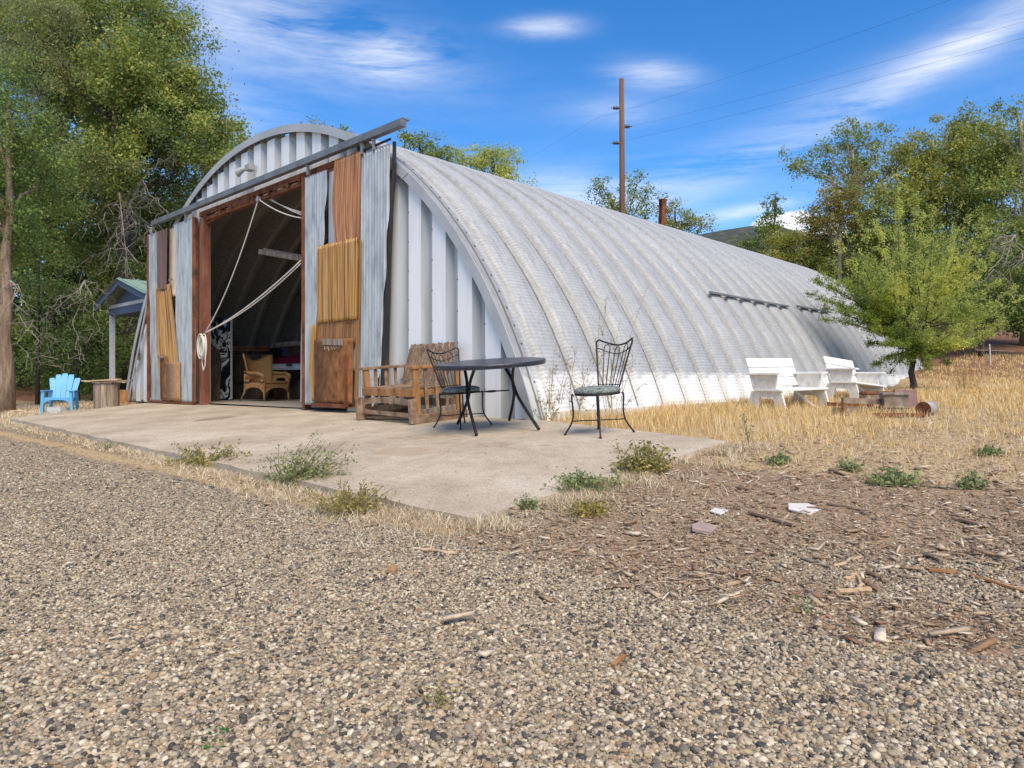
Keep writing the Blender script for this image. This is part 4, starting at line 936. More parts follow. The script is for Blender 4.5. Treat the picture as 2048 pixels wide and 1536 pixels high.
b = MB(); q = gp(1800, 836); b.tube([(-.3, 0, .03), (.3, .06, .025)], .028, 8); o = b.obj('pipe', M['rust'], smooth=True); o.location = q; tag(o, 'short rusty pipe lying flat in front of the junk pile', 'pipe')

# ------------------------------------------------------------------ left side: porch, spool, blue chair, crate
pv = thing('porch_gable', 'small slate-blue gabled porch with green metal roof left of the hut', 'porch', loc(-15.6, .3, -.12), HROT)
apex = (.93, 3.17); le = (-1.00, 2.60); re = (2.9, 2.60)
gx0 = 0
b = MB(); b.prism([(-.55, 2.62), (2.3, 2.62), (.93, 3.02)], -.02, .02); b.obj('gable_board', M['navy'], pv)
for nm, e in (('barge_board', le), ('barge_board', re)):
    b = MB(); b.bar((apex[0], -.30, apex[1]-.05), (e[0], -.30, e[1]-.03), .04, .16, (0, 0, 1)); b.obj(nm, M['navy'], pv)
for e in (le, re):
    b = MB(); sgn = 1 if e is re else -1
    b.add([(apex[0], -.38, apex[1]+.05), (apex[0], 3.6, apex[1]+.05), (e[0]+sgn*.05, 3.6, e[1]+.06), (e[0]+sgn*.05, -.38, e[1]+.06)], [(0, 1, 2, 3) if sgn < 0 else (3, 2, 1, 0)])
    for k in range(9): 
        y = -.3+k*.45; b.bar((apex[0], y, apex[1]+.065), (e[0]+sgn*.05, y, e[1]+.075), .03, .03)
    b.obj('roof', M['green'], pv)
b = MB(); b.box((.85, -.03, 2.58), (3.1, .05, .09)); b.obj('trim_beam', M['pale'], pv)
b = MB(); b.box((.85, -.02, 2.43), (3.1, .06, .20)); b.obj('lower_beam', M['navy'], pv)
for x in (-.60,): b = MB(); b.box((x, -.0, 1.17), (.12, .12, 2.36)); b.obj('post', M['pale'], pv, bevel=.005)
for x, y in ((-.6, 3.3), (2.2, 3.3)): b = MB(); b.box((x, y, 1.17), (.12, .12, 2.36)); b.obj('post', M['pale'], pv, bevel=.005)
b = MB(); b.box((.85, 1.7, 2.36), (3.0, 3.4, .03)); b.obj('soffit', M['navy'], pv)

q = slabp = None
def slab_hit(x, y):
    t = 1.0; r = ray(x, y)
    while t < 60:
        p = r*t; lu, lv = local(p[0], p[1])
        if p[2]+ZC <= slab_z(lu, lv): break
        t += .01
    return float(p[0]), float(p[1]), float(slab_z(lu, lv))
X, Y, Z = slab_hit(203, 814)
t = thing('spool_table', 'rough log drum table with loose boards on top beside the slab', 'table', (X, Y+.2, Z-.02), R(10))
b = MB()
for k in range(13):
    a = 2*math.pi*k/13; b.box((.235*math.cos(a), .235*math.sin(a), .28), (.05, .118, .56+.01*math.sin(k*3)), Matrix.Rotation(a, 3, 'Z'))
b.obj('drum', M['greywood'], t, bevel=.006)
b = MB(); b.lathe((0, 0, .565), [(.30, 0), (.30, .02)], 20); b.obj('round_top', M['greywood'], t)
for i, (dx, dy, ln, a, z, lab) in enumerate([(-.02, -.05, .98, 2, .60, 'longest split board lying lowest across the drum table'), (-.10, .08, .55, -9, .625, 'short orange-brown board lying topmost on the drum table, tilted'), (.28, .05, .50, 8, .617, 'grey board sticking out to the right of the drum table'), (.0, -.16, .80, -3, .628, 'narrow pale board along the front of the drum table top')]):
    b = MB(); P = [(-ln/2, -.06), (-ln/4, -.075), (ln/4, -.07), (ln/2, -.05), (ln/2+.02, .05), (0, .07), (-ln/2, .06)]; b.prism(P, -.012, .012, axis=2)
    o = b.obj('loose_board', M['cutwood'] if i != 2 else M['greywood']); o.location = (X+dx, Y+.2+dy, Z-.02+z); o.rotation_euler = (0, R(-2*(i-1)), R(a)); tag(o, lab, 'board', 'boards on the drum table')
def adirondack():
    X, Y, Z = slab_hit(98, 822)
    Z = gz(X, Y+.2)
    t = thing('garden_chair', 'sky-blue plastic garden chair with fan-shaped back under the big trees', 'chair', (X+.02, Y+.35, Z), R(20))
    m_ = M['blue']
    for k in range(5):
        a = (k-2)*.105; b = MB(); x0 = (k-2)*.088; x1 = (k-2)*.128; zt = .93-.027*(k-2)**2; w0, w1 = .082, .121
        y0, y1 = .22, .46
        P = []
        prof = [(0, w0), (.3, w0*.7+w1*.3), (.8, w1), (.95, w1*.96), (1.0, w1*.7)]
        for s_, ww in prof:
            x = x0+(x1-x0)*s_; y = y0+(y1-y0)*s_; z = .30+(zt-.30)*s_
            for dx in (-ww/2, ww/2):
                for dy in (-.011, .011): P.append((x+dx, y+dy, z))
        Fc = []
        for i in range(4):
            a0 = i*4; c0 = a0+4; Fc += [(a0, a0+2, c0+2, c0), (a0+1, c0+1, c0+3, a0+3), (a0, c0, c0+1, a0+1), (a0+2, a0+3, c0+3, c0+2)]
        Fc += [(0, 1, 3, 2), (16, 18, 19, 17)]
        b.add(P, Fc); b.obj('back_slat', m_, t)
    b = MB(); b.box((0, .37, .55), (.50, .02, .06)); b.box((0, .235, .33), (.46, .03, .08)); b.obj('back_rail', m_, t, bevel=.008)
    for k in range(4): b = MB(); b.box((0, -.20+.12*k, .375-.02*k), (.50, .112, .022)); b.obj('seat_slat', m_, t, bevel=.006)
    b = MB(); curve_sheet(b, lambda s, q: ((s-.5)*.56, -.27, .38-q*(.05+.13*abs(2*s-1)**4)), 20, 3, .025); b.obj('front_apron', m_, t)
    for sx in (-1, 1):
        b = MB(); b.prism([(sx*.25-.06, -.32), (sx*.25+.06+sx*.05, -.32), (sx*.25+.06+sx*.05, .0), (sx*.25+.04, .32), (sx*.25-.04, .32)], .525, .548, axis=2); b.obj('armrest', m_, t, bevel=.008)
        b = MB(); b.bar((sx*.29, -.25, .0), (sx*.27, -.24, .53), .06, .10, (0, 1, 0)); b.obj('leg', m_, t, bevel=.008)
        b = MB(); b.bar((sx*.27, .40, .0), (sx*.26, .26, .52), .06, .09, (0, 1, 0)); b.obj('leg', m_, t, bevel=.008)
    return X, Y, Z
X, Y, Z = adirondack()
b = MB(); b.box((0, 0, .08), (.34, .2, .16), taper=.96); b.box((0, 0, .17), (.30, .16, .015)); o = b.obj('concrete_block', M['pale'], bevel=.01); o.location = (X+.12, Y+.08, Z-.0); o.rotation_euler = (0, 0, R(-8)); tag(o, 'pale concrete block on the ground under the blue chair', 'block')
q = at(236, 800, 17.8); zc = gz(q[0], q[1]); t = thing('wooden_crate', 'small red-brown crate between the drum table and the hut corner', 'crate', (q[0], q[1], zc), HROT)
for z in (.02, .40): b = MB(); b.box((0, 0, z), (.62, .42, .03)); b.obj('shelf', M['wood_o'], t)
for x in (-.3, .3): b = MB(); b.box((x, 0, .21), (.03, .42, .36)); b.obj('side', M['wood_o'], t)
b = MB(); b.lathe((q[0]-.12, q[1]-.05, zc+.036), [(.06, 0), (.08, .03), (.085, .22), (.06, .26), (.03, .27)], 16); tag(b.obj('blue_bucket', M['blue'], smooth=True), 'small blue tub sitting inside the red-brown crate', 'tub')

# ------------------------------------------------------------------ pole, wires, post, pipe cross
P0 = at(1245, 415, 30); P1 = at(1243, 158, 30)
base = (P0[0], P0[1], gz(P0[0], P0[1]))
t = thing('utility_pole', 'tall brown wooden utility pole behind the hut with three dark insulators', 'utility pole', base)
H_ = P1[2]-base[2]
b = MB(); b.tube([(0, 0, 0), (0, 0, H_*.5), (P1[0]-P0[0], 0, H_)], [.15, .13, .10], 14); b.obj('pole', M['pole'], t, True)
ins = []
for x, y, sd in ((1226, 216, -1), (1260, 253, 1), (1226, 286, -1)):
    w0 = np.array(at(x, y, 30))-np.array(base); b = MB(); b.tube([(0.10*sd, 0, w0[2]), (w0[0]-.02*sd, 0, w0[2])], .05, 10)
    for k in range(4): b.tube([(w0[0]+sd*(-.22+.06*k), 0, w0[2]), (w0[0]+sd*(-.20+.06*k), 0, w0[2])], .085, 12)
    b.tube([(w0[0], 0, w0[2]), (w0[0]+.08*sd, 0, w0[2])], .02, 6)
    b.obj('insulator', M['insul'], t); ins.append(np.array(base)+w0)
for i, (pi_, pe, lab) in enumerate([(0, (1830, 2), 'thin power line leaving the top insulator, uppermost of the three'), (1, (2048, 20), 'thin power line from the middle insulator crossing the right sky'), (2, (2048, 52), 'thin power line from the lowest insulator, lowest in the right sky')]):
    a = ins[i]; e = np.array(at(*pe, 14)); 
    if i == 0: a = np.array(at(1180, 240, 31))
    e2 = e+(e-a)*.6
    b = MB(); b.tube(sag(a, e2, .25, 30), .0026, 5); tag(b.obj('power_line', M['insul'], smooth=True), lab, 'power line', 'power lines')
a = ins[0]; b = MB(); b.tube(sag(a, at(900, 390, 60), .3, 30), .0026, 5); tag(b.obj('power_line', M['insul'], smooth=True), 'thin power line sagging left from the pole toward the treetops', 'power line', 'power lines')
q = at(1315, 440, 28); zt = at(1315, 398, 28)[2]; g0 = gz(q[0], q[1])
b = MB(); b.box((0, -.10, (zt-g0)/2), (.22, .02, zt-g0)); b.box((0, .10, (zt-g0)/2), (.22, .02, zt-g0)); b.box((0, 0, (zt-g0)/2), (.02, .2, zt-g0)); b.box((0, 0, zt-g0), (.28, .26, .03))
o = b.obj('steel_post', M['rust']); o.location = (q[0], q[1], g0); o.rotation_euler = (0, R(2), R(25)); tag(o, 'short rusty steel beam standing up behind the roof right of the pole', 'post')
q = at(1981, 745, 22); g0 = gz(q[0], q[1]); t = thing('pipe_cross', 'thin white pipe cross standing on the dry bank at the far right', 'marker', (q[0], q[1], g0))
zt = at(1981, 688, 22)[2]-g0
b = MB(); b.tube([(0, 0, 0), (-.03, 0, zt)], .02, 8); b.obj('upright', M['pale'], t)
b = MB(); b.tube([(-.45, 0, zt*.72), (.85, .1, zt*.66)], .012, 8); b.obj('crossbar', M['greywood'], t)

# ------------------------------------------------------------------ vegetation
def basis(n, r_):
    a = r_.normal(size=(n, 3)); a /= np.linalg.norm(a, axis=1)[:, None]; b = r_.normal(size=(n, 3)); b -= a*(a*b).sum(1)[:, None]; b /= np.linalg.norm(b, axis=1)[:, None]; return a, b
def leaves(P, size, r_, asp=.5, droop=0.0):
    n = len(P); a, b = basis(n, r_)
    if droop: a[:, 2] -= droop; a /= np.linalg.norm(a, axis=1)[:, None]; b -= a*(a*b).sum(1)[:, None]; b /= np.linalg.norm(b, axis=1)[:, None]
    s = size*(.6+.8*r_.random(n))[:, None]; q = np.cross(a, b)*s*.12
    v = np.stack([P-a*s*.5, P+b*s*asp*.5-q, P+a*s*.5, P-b*s*asp*.5-q], 1).reshape(-1, 3)
    f = np.arange(n*4).reshape(n, 4); return v, f
def limb_tubes(b, A, B, r0, r1, r_, bend=.12, n=6):
    A = np.array(A, float); B = np.array(B, float); L = np.linalg.norm(B-A); t = np.linspace(0, 1, n)
    P = A+(B-A)*t[:, None]; off = r_.normal(size=(n, 3))*L*bend*.35; off[0] = 0; off[-1] *= .3; P = P+off*np.sin(math.pi*t*.9)[:, None]
    P[:, 2] += L*.06*np.sin(math.pi*t); b.tube(P, np.linspace(r0, r1, n), 5 if r0 < .05 else 8, cap=False); return P
def tree(name, label, cat, px, py_, Zd, blobs, lsize, dens, lmat, bmat, tr, group=None, seed=1, clump=.42, trunk_to=None, twigs=1.0, droop=0.0, gap=.25, asp=.5, trunk=True, flat=1.0, zr=None):
    """blobs: (x px, y px, rx px, ry px, depth offset m) - the crown's lobes, each placed at its own distance and size"""
    r_ = np.random.default_rng(seed)
    X, Y, _ = at(px, HY, Zd); zb = gz(X, Y); base = np.array((X, Y, zb))
    root = thing(name, label, cat, tuple(base), group=group)
    tb = MB(); allP = []; C = []
    for bx, by, rx, ry, dz in blobs:
        d = Zd+dz; c = np.array(at(bx, by, d)); k = d/FPX; C.append((c, rx*k, ry*k))
    top = max(C, key=lambda q: q[0][2])[0] if trunk_to is None else np.array(at(trunk_to[0], trunk_to[1], Zd))
    TP = None
    if trunk:
        n = 9; t = np.linspace(0, 1, n); TP = base+(top-base)*t[:, None]; w_ = r_.normal(size=(n, 3))*tr*.14; w_[0] = 0; w_[:, 2] = 0; TP = TP+w_
        tb.tube(TP, tr*(1-.82*t)*(1+.3*np.exp(-t*22)), 12)
    lv_, lf = [], []; cnt = 0
    for c, rx, rz_ in C:
        ry = zr if zr else (rx+rz_)/2
        if TP is not None:
            zz = c[2]-abs(rz_)*.6; i = int(np.clip(np.searchsorted(TP[:, 2], zz), 1, len(TP)-2)); A = TP[max(1, i-1)]
            LP = limb_tubes(tb, A, c+np.array((0, 0, rz_*.2)), max(.015, tr*.3*(1-.5*i/len(TP))), .012+tr*.05, r_)
        else: LP = np.array([c-(0, 0, rz_), c, c+(0, 0, rz_*.5)])
        vol = 4/3*math.pi*rx*ry*rz_; area = math.pi*rx*rz_
        nc = max(4, int(dens*area/(clump*clump)*1.15))
        d = r_.normal(size=(nc, 3)); d /= np.linalg.norm(d, axis=1)[:, None]; rad = r_.random(nc)**.42
        K = c+d*rad[:, None]*np.array((rx, ry, rz_))*(1+.22*r_.normal(size=nc))[:, None]
        for k in K:
            if k[2] < gz(k[0], k[1])+.05: k[2] = gz(k[0], k[1])+.1
        nt = int(nc*twigs*.6)
        for k in K[:nt]:
            A = LP[r_.integers(1, len(LP))]; limb_tubes(tb, A, k, .012+.10*tr*.35, .004, r_, .22, 5)
        m_ = int(max(6, gap*8.5*clump*clump/(lsize*lsize*asp*.5)))
        sc = clump*(.55+.7*r_.random(nc))
        off = r_.normal(size=(nc, m_, 3)); off *= (sc*.55)[:, None, None]; off[..., 2] *= .75*flat
        P = (K[:, None, :]+off).reshape(-1, 3); P = P[r_.random(len(P)) < (.55+.45*r_.random(len(P)))]
        v, f = leaves(P, lsize, r_, asp, droop); lv_.append(v-base); lf.append(f+cnt); cnt += len(v)
    for q in range(len(tb.v)): tb.v[q] = tb.v[q]-base
    if tb.v: tb.obj('trunk', bmat, root, True)
    fast('crown', np.concatenate(lv_), np.concatenate(lf), lmat, root)
    global LEAFN; LEAFN += cnt//4
    return root
LEAFN = 0
L1 = leaf_mat('mid_green_leaves', [(0.127, 0.196, 0.046), (0.196, 0.276, 0.069), (0.265, 0.345, 0.092), (0.345, 0.391, 0.115), (0.414, 0.38, 0.127)])
L2 = leaf_mat('deep_green_leaves', [(0.081, 0.138, 0.037), (0.138, 0.213, 0.056), (0.2, 0.288, 0.075), (0.288, 0.35, 0.1)])
L3 = leaf_mat('olive_leaves', [(0.179, 0.235, 0.05), (0.246, 0.314, 0.056), (0.336, 0.358, 0.078), (0.426, 0.392, 0.101), (0.235, 0.246, 0.067)])
L4 = leaf_mat('bright_yellow_green_leaves', [(.36, .44, .10), (.45, .53, .13), (.55, .60, .16), (.62, .60, .20)], .5)
L5 = leaf_mat('yellow_leaves', [(.20, .19, .05), (.30, .26, .07), (.38, .30, .09), (.20, .22, .06)], .4)
L6 = leaf_mat('grey_green_feathery_leaves', [(0.187, 0.231, 0.088), (0.264, 0.308, 0.121), (0.341, 0.363, 0.165), (0.242, 0.253, 0.121)])
G1 = 'tall trees left of the hut'; G2 = 'trees behind the roof'; G3 = 'trees on the right bank'
tree('tall_tree', 'towering green tree with several dark leaning stems rising left of the hut', 'tree', 275, 0, 23,
     [(250, 40, 150, 70, 0), (330, 60, 75, 80, 1), (120, 60, 120, 80, 1), (350, 170, 80, 70, -1), (240, 180, 110, 70, 0), (400, 250, 65, 60, 0), (300, 300, 110, 70, 1), (150, 200, 100, 80, 2), (440, 310, 38, 55, 0), (370, 370, 60, 60, 1), (-80, 30, 110, 80, 0), (180, 110, 90, 70, 2), (60, 140, 110, 80, 2), (250, 260, 120, 80, 2), (345, 250, 80, 70, 0), (60, 300, 100, 80, 3), (200, 400, 130, 80, 2), (330, 120, 60, 60, 2), (385, 190, 45, 50, 0), (20, 0, 120, 60, 2), (300, 200, 120, 90, -1.5), (230, 330, 130, 80, -1.5), (130, 60, 130, 80, 0), (280, 110, 120, 80, -1.5), (410, 300, 60, 60, -1)],
     .10, 1.0, L1, M['barkd'], .38, G1, 11, .50, (225, 80), .6, gap=.34)
tree('tall_tree', 'green tree with brown furrowed trunk standing at the left edge of the picture', 'tree', 8, 0, 17,
     [(20, 260, 120, 90, 0), (0, 420, 110, 80, 0), (-90, 330, 110, 150, 0), (90, 360, 70, 70, 1), (60, 480, 80, 50, 1), (-60, 150, 120, 100, 1)],
     .075, .85, L2, M['bark'], .19, G1, 12, .42, (20, 200), .5, gap=.27)
tree('feathery_shrub', 'grey-green feathery tree at the upper left corner in front of the tall trees', 'tree', 75, 0, 20.5,
     [(70, 120, 90, 90, 0), (40, 230, 70, 60, 0), (100, 30, 90, 50, 0), (180, 330, 70, 50, 0)], .085, .8, L6, M['barkd'], .05, G1, 13, .4, (80, 60), .9, droop=.7, gap=.22, asp=.3)
tree('tall_tree', 'dense dark green tree right behind the porch roof', 'tree', 330, 0, 26,
     [(330, 430, 110, 80, 0), (250, 500, 110, 80, 0), (400, 440, 50, 60, 0), (330, 560, 90, 70, 0), (150, 520, 90, 80, 2), (430, 360, 40, 50, 2), (480, 300, 30, 35, 2), (440, 300, 40, 50, 1), (250, 400, 90, 60, 1)], .10, 1.1, L1, M['barkd'], .3, G1, 14, .5, (330, 400), .5, gap=.27)
tree('broad_shrub', 'dark tangled shrub filling the shade behind the blue chair', 'shrub', 150, 0, 21,
     [(110, 620, 90, 90, 0), (200, 660, 80, 80, 0), (90, 720, 80, 50, 0), (180, 740, 80, 50, 1), (60, 560, 60, 60, 1)], .09, .75, L2, M['barkd'], .12, 'shrubs left of the hut', 15, .42, (150, 600), 1.6, gap=.2)
tree('broad_shrub', 'green leafy shrub under the porch between its post and the hut', 'shrub', 250, 0, 23,
     [(250, 690, 50, 70, 0), (200, 760, 50, 40, 0), (270, 640, 40, 50, 0), (290, 560, 40, 60, 0), (240, 770, 40, 30, 0)], .09, .9, L1, M['barkd'], .08, 'shrubs left of the hut', 16, .4, (250, 640), 1.0, gap=.26)
tree('broad_shrub', 'low thicket running behind everything at the far left', 'shrub', 100, 0, 28,
     [(-60, 560, 160, 110, 0), (100, 520, 160, 120, 0), (280, 560, 120, 120, 0), (0, 700, 160, 90, 0), (180, 700, 160, 90, 0), (330, 700, 90, 90, 0), (420, 560, 80, 100, 4), (-200, 400, 160, 200, 0), (60, 640, 200, 90, 3), (90, 420, 110, 60, 2), (200, 270, 80, 60, 2), (60, 370, 120, 70, 1), (200, 620, 120, 110, 3), (-40, 450, 120, 100, 3), (250, 460, 120, 90, 3)], .16, 1.3, L2, M['barkd'], .15, 'shrubs left of the hut', 17, .6, (120, 500), .4, gap=.32)
# bare hanging branches left
def bare(name, label, px, py, Zd, ends, seed, r0=.03, droop=.5, sub=7, mat_=None):
    r_ = np.random.default_rng(seed); base = np.array(at(px, py, Zd)); b = MB()
    for ex, ey, dz in ends:
        e = np.array(at(ex, ey, Zd+dz)); P = limb_tubes(b, base-base, e-base, r0*.6, r0*.22, r_, .25, 9)
        for k in range(sub):
            i = r_.integers(2, 9); L = np.linalg.norm(e-base)*(.2+.3*r_.random()); d = r_.normal(size=3); d[2] = -abs(d[2])*droop*2-.3; d /= np.linalg.norm(d)
            Q = limb_tubes(b, P[i], P[i]+d*L, r0*.22, .004, r_, .35, 8)
            for m_ in range(2):
                d2 = d+r_.normal(size=3)*.7; d2 /= np.linalg.norm(d2); j = r_.integers(2, 7); limb_tubes(b, Q[j], Q[j]+d2*L*.45, .006, .003, r_, .3, 5)
    o = b.obj(name, mat_ or M['barkg'], None, True); o.location = tuple(base); return tag(o, label, 'branches', 'bare hanging branches')
bare('dead_branches', 'tangle of bare pinkish-grey branches hanging from the tall tree above the porch', 285, 360, 21.5, [(250, 560, 0), (210, 610, 0), (300, 480, .5), (330, 420, 0), (240, 450, 1), (200, 520, .5), (270, 620, 0), (350, 300, 0)], 21, .035, .6, 9)
bare('dead_branches', 'long bare curved twigs drooping in front of the dark shrub behind the blue chair', 170, 560, 18.5, [(90, 640, 0), (60, 700, 0), (150, 700, 0), (230, 600, .5), (200, 660, 0)], 22, .028, .5, 6)
bare('dead_branches', 'pale bare branches leaning out beside the trunk at the left edge', 20, 560, 16.8, [(60, 620, 0), (70, 690, 0), (-40, 640, 0), (50, 740, 0)], 23, .024, .5, 5)
# behind the roof
tree('leafy_tree', 'yellow-green rounded tree top showing over the roof just right of the track end', 'tree', 985, 0, 38, [(985, 310, 50, 30, 0), (940, 320, 40, 25, 0), (1010, 340, 30, 30, 0), (960, 360, 80, 50, 0)], .14, 1.0, L4, M['barkd'], .2, G2, 31, .45, (985, 300), .5, gap=.24)
tree('leafy_tree', 'darker leafy tree top peeping over the roof behind the track end', 'tree', 830, 0, 36, [(815, 275, 25, 22, 0), (845, 300, 45, 22, 0), (880, 310, 40, 28, 0), (860, 340, 70, 40, 0)], .13, 1.0, L1, M['barkd'], .2, G2, 32, .4, (840, 280), .5, gap=.22)
tree('leafy_tree', 'sparse leafy tree behind the utility pole', 'tree', 1240, 0, 36, [(1200, 372, 28, 22, 0), (1215, 400, 40, 28, 0), (1275, 368, 28, 24, 0), (1290, 400, 40, 26, 0), (1250, 430, 80, 30, 0)], .12, .85, L1, M['barkd'], .2, G2, 33, .38, (1240, 380), .8, gap=.19)
tree('leafy_tree', 'low yellow-green tree tops right of the rusty beam over the roof', 'tree', 1360, 0, 38, [(1335, 415, 30, 18, 0), (1370, 440, 40, 18, 0), (1400, 452, 30, 16, 0), (1350, 450, 70, 30, 0)], .12, .9, L3, M['barkd'], .18, G2, 34, .35, (1350, 420), .8, gap=.2)
tree('leafy_tree', 'small leaf tufts just above the crest of the arch', 'tree', 640, 0, 34, [(640, 250, 14, 12, 0), (690, 262, 10, 12, 0), (605, 258, 14, 10, 0), (650, 300, 60, 40, 0), (560, 275, 16, 12, 0)], .11, .8, L1, M['barkd'], .2, G2, 35, .3, (640, 260), .5, gap=.22)
# right bank
tree('cottonwood', 'tall open-crowned tree with gaps of sky, leftmost tall tree on the right bank', 'tree', 1720, 0, 33,
     [(1700, 260, 45, 25, 0), (1745, 275, 28, 28, 0), (1650, 300, 30, 25, 0), (1590, 330, 30, 25, 0), (1625, 345, 28, 18, 0), (1720, 330, 45, 35, 0), (1690, 300, 45, 25, 1), (1740, 380, 40, 35, 0), (1690, 400, 50, 40, 0), (1730, 440, 50, 40, 0), (1660, 330, 40, 25, 1)], .12, 1.0, L1, M['barkg'], .22, G3, 41, .4, (1705, 300), .9, gap=.2)
tree('leafy_tree', 'yellowing autumn tree in front of the open-crowned tall tree', 'tree', 1680, 0, 31,
     [(1670, 400, 55, 40, 0), (1640, 450, 50, 40, 0), (1700, 430, 50, 40, 0), (1720, 360, 35, 25, 0)], .11, 1.0, L5, M['barkg'], .16, G3, 42, .4, (1680, 380), .6, gap=.22)
tree('leafy_tree', 'big olive-green dense tree in the middle of the right bank', 'tree', 1840, 0, 30,
     [(1800, 330, 60, 50, 0), (1860, 320, 70, 60, 0), (1930, 290, 55, 55, 0), (1960, 350, 70, 60, 0), (1830, 420, 90, 70, 0), (1920, 440, 90, 70, 0), (1780, 480, 80, 60, 0), (1900, 260, 40, 30, 0), (1945, 240, 25, 22, 0), (1890, 380, 100, 60, -1), (1960, 300, 60, 50, -1), (1780, 400, 60, 50, -1)], .12, 1.15, L3, M['barkg'], .3, G3, 43, .48, (1870, 280), .6, gap=.28)
tree('leafy_tree', 'tall green tree at the right edge of the picture with ragged top', 'tree', 2060, 0, 27,
     [(2040, 290, 60, 55, 0), (2030, 220, 30, 22, 0), (1995, 260, 25, 25, 0), (2020, 380, 80, 60, 0), (2060, 460, 90, 70, 0), (1985, 470, 60, 60, 0), (2100, 300, 70, 80, 0), (1990, 330, 60, 50, 1), (1960, 420, 60, 50, 1), (2045, 560, 60, 60, 1)], .105, 1.1, L1, M['barkg'], .28, G3, 44, .45, (2045, 240), .7, gap=.26)
tree('juniper', 'dark olive juniper low behind the far end of the roof', 'tree', 1620, 0, 32,
     [(1600, 490, 50, 45, 0), (1560, 500, 45, 35, 0), (1650, 520, 60, 50, 0), (1700, 540, 60, 50, 0), (1720, 480, 50, 50, 0), (1640, 440, 30, 25, 0)], .10, 1.2, L3, M['barkd'], .2, G3, 45, .4, (1620, 450), .5, gap=.3)
tree('leafy_tree', 'dark shaded trees massed behind the bright young tree', 'tree', 1800, 0, 27,
     [(1800, 600, 90, 70, 0), (1760, 560, 60, 50, 0), (1900, 590, 100, 80, 0), (2000, 600, 80, 80, 0), (1860, 520, 90, 60, 0), (1960, 540, 90, 60, 0), (2060, 560, 60, 100, 0)], .11, 1.05, L2, M['barkd'], .2, G3, 46, .48, (1850, 520), .6, gap=.3)
tree('conifer', 'small dark conifer with two slim spires on the skyline left of the right bank', 'tree', 1540, 0, 48,
     [(1533, 410, 7, 16, 0), (1551, 396, 7, 18, 0), (1532, 435, 13, 14, 0), (1552, 425, 12, 18, 0), (1528, 455, 18, 14, 0), (1552, 452, 20, 14, 0), (1540, 480, 34, 22, 0), (1500, 490, 40, 18, 0)], .14, 1.1, L2, M['barkd'], .16, G3, 47, .3, (1551, 390), .2, gap=.3)
tree('broad_shrub', 'dark green brush on the red bank below the right trees', 'shrub', 1960, 0, 24,
     [(1930, 640, 60, 30, 0), (2010, 625, 60, 40, 0), (2060, 640, 50, 50, 0), (1880, 640, 50, 40, 1), (1980, 590, 80, 40, 1), (2050, 560, 60, 60, 0)], .10, 1.1, L2, M['barkd'], .07, G3, 48, .42, (1980, 590), .6, gap=.3)
bare('dead_branches', 'mass of bare grey twigs at the right edge under the tall green tree', 2030, 470, 24, [(1970, 560, 0), (2000, 620, 0), (2040, 640, 0), (1960, 510, 1), (2080, 600, 0), (2010, 560, 1), (1990, 480, 0)], 24, .035, .6, 10)
X0, Y0, _ = at(1825, HY, 16.2); yb = np.array((X0, Y0, gz(X0, Y0)))
yt = thing('young_tree', 'bright yellow-green feathery young tree with dark trunk against the far end of the hut', 'tree', tuple(yb))
L7 = leaf_mat('green_young_leaves', [(.13, .22, .03), (.20, .30, .045), (.28, .37, .06), (.36, .40, .08)], .45)
r_ = np.random.default_rng(52); b = MB(); crowns = {'crown': [], 'lower_foliage': []}
fork = [np.array(at(*q))-yb for q in ((1822, 745, 16.2), (1830, 700, 16.2), (1812, 660, 16.1), (1850, 650, 16.4))]
b.tube([(0, 0, -.05), (.03, 0, .18), tuple(fork[0]), tuple(fork[1])], [.10, .075, .065, .055], 9)
b.tube([tuple(fork[1]), tuple(fork[2]), tuple(np.array(at(1800, 590, 15.9))-yb)], [.05, .042, .025], 8)
b.tube([tuple(fork[1]), tuple(fork[3]), tuple(np.array(at(1880, 560, 16.5))-yb)], [.05, .042, .025], 8)
ends = [(1790, 352, -.1), (1765, 375, .2), (1742, 400, -.3), (1715, 420, .3), (1690, 458, 0), (1668, 470, -.5), (1660, 520, .4), (1800, 400, .5), (1755, 450, -.7), (1725, 500, .8), (1700, 530, -.4), (1830, 395, .2), (1845, 430, -.5), (1770, 500, -1.0), (1800, 480, 1.0), (1740, 560, -.9),
        (1868, 415, .2), (1890, 440, .6), (1925, 398, .2), (1938, 420, -.4), (1912, 450, .6), (1965, 432, .1), (1975, 460, -.3), (1940, 490, .6), (1900, 500, -.5), (1990, 500, .5), (1960, 530, -.4), (2000, 560, .2), (1930, 560, .9), (1870, 500, .3), (2035, 575, .2), (2045, 600, -.2), (2020, 630, .4), (1985, 610, .9), (1960, 640, 0), (1900, 600, -1.0), (1860, 560, -1.1), (1830, 520, -.9), (1990, 660, -.3), (1920, 650, -.8), (1880, 620, 1.0),
        (1640, 545, -.3), (1626, 560, 0), (1655, 575, .4), (1640, 600, -.4), (1632, 612, .2), (1680, 620, -.6), (1700, 640, .3), (1670, 560, -.7), (1740, 660, -.5), (1730, 690, .2), (1755, 730, -.3), (1770, 690, -.8), (1800, 690, -.9), (1860, 720, -.6), (1890, 700, .0), (1900, 730, .3), (1700, 590, .5), (1780, 745, .2), (1840, 700, -.5), (1815, 725, -.4), (1855, 740, -.3), (1800, 650, -.8), (1830, 620, -1.0), (1860, 660, -.8), (2010, 650, .1), (1620, 590, .1), (1650, 640, -.2)]
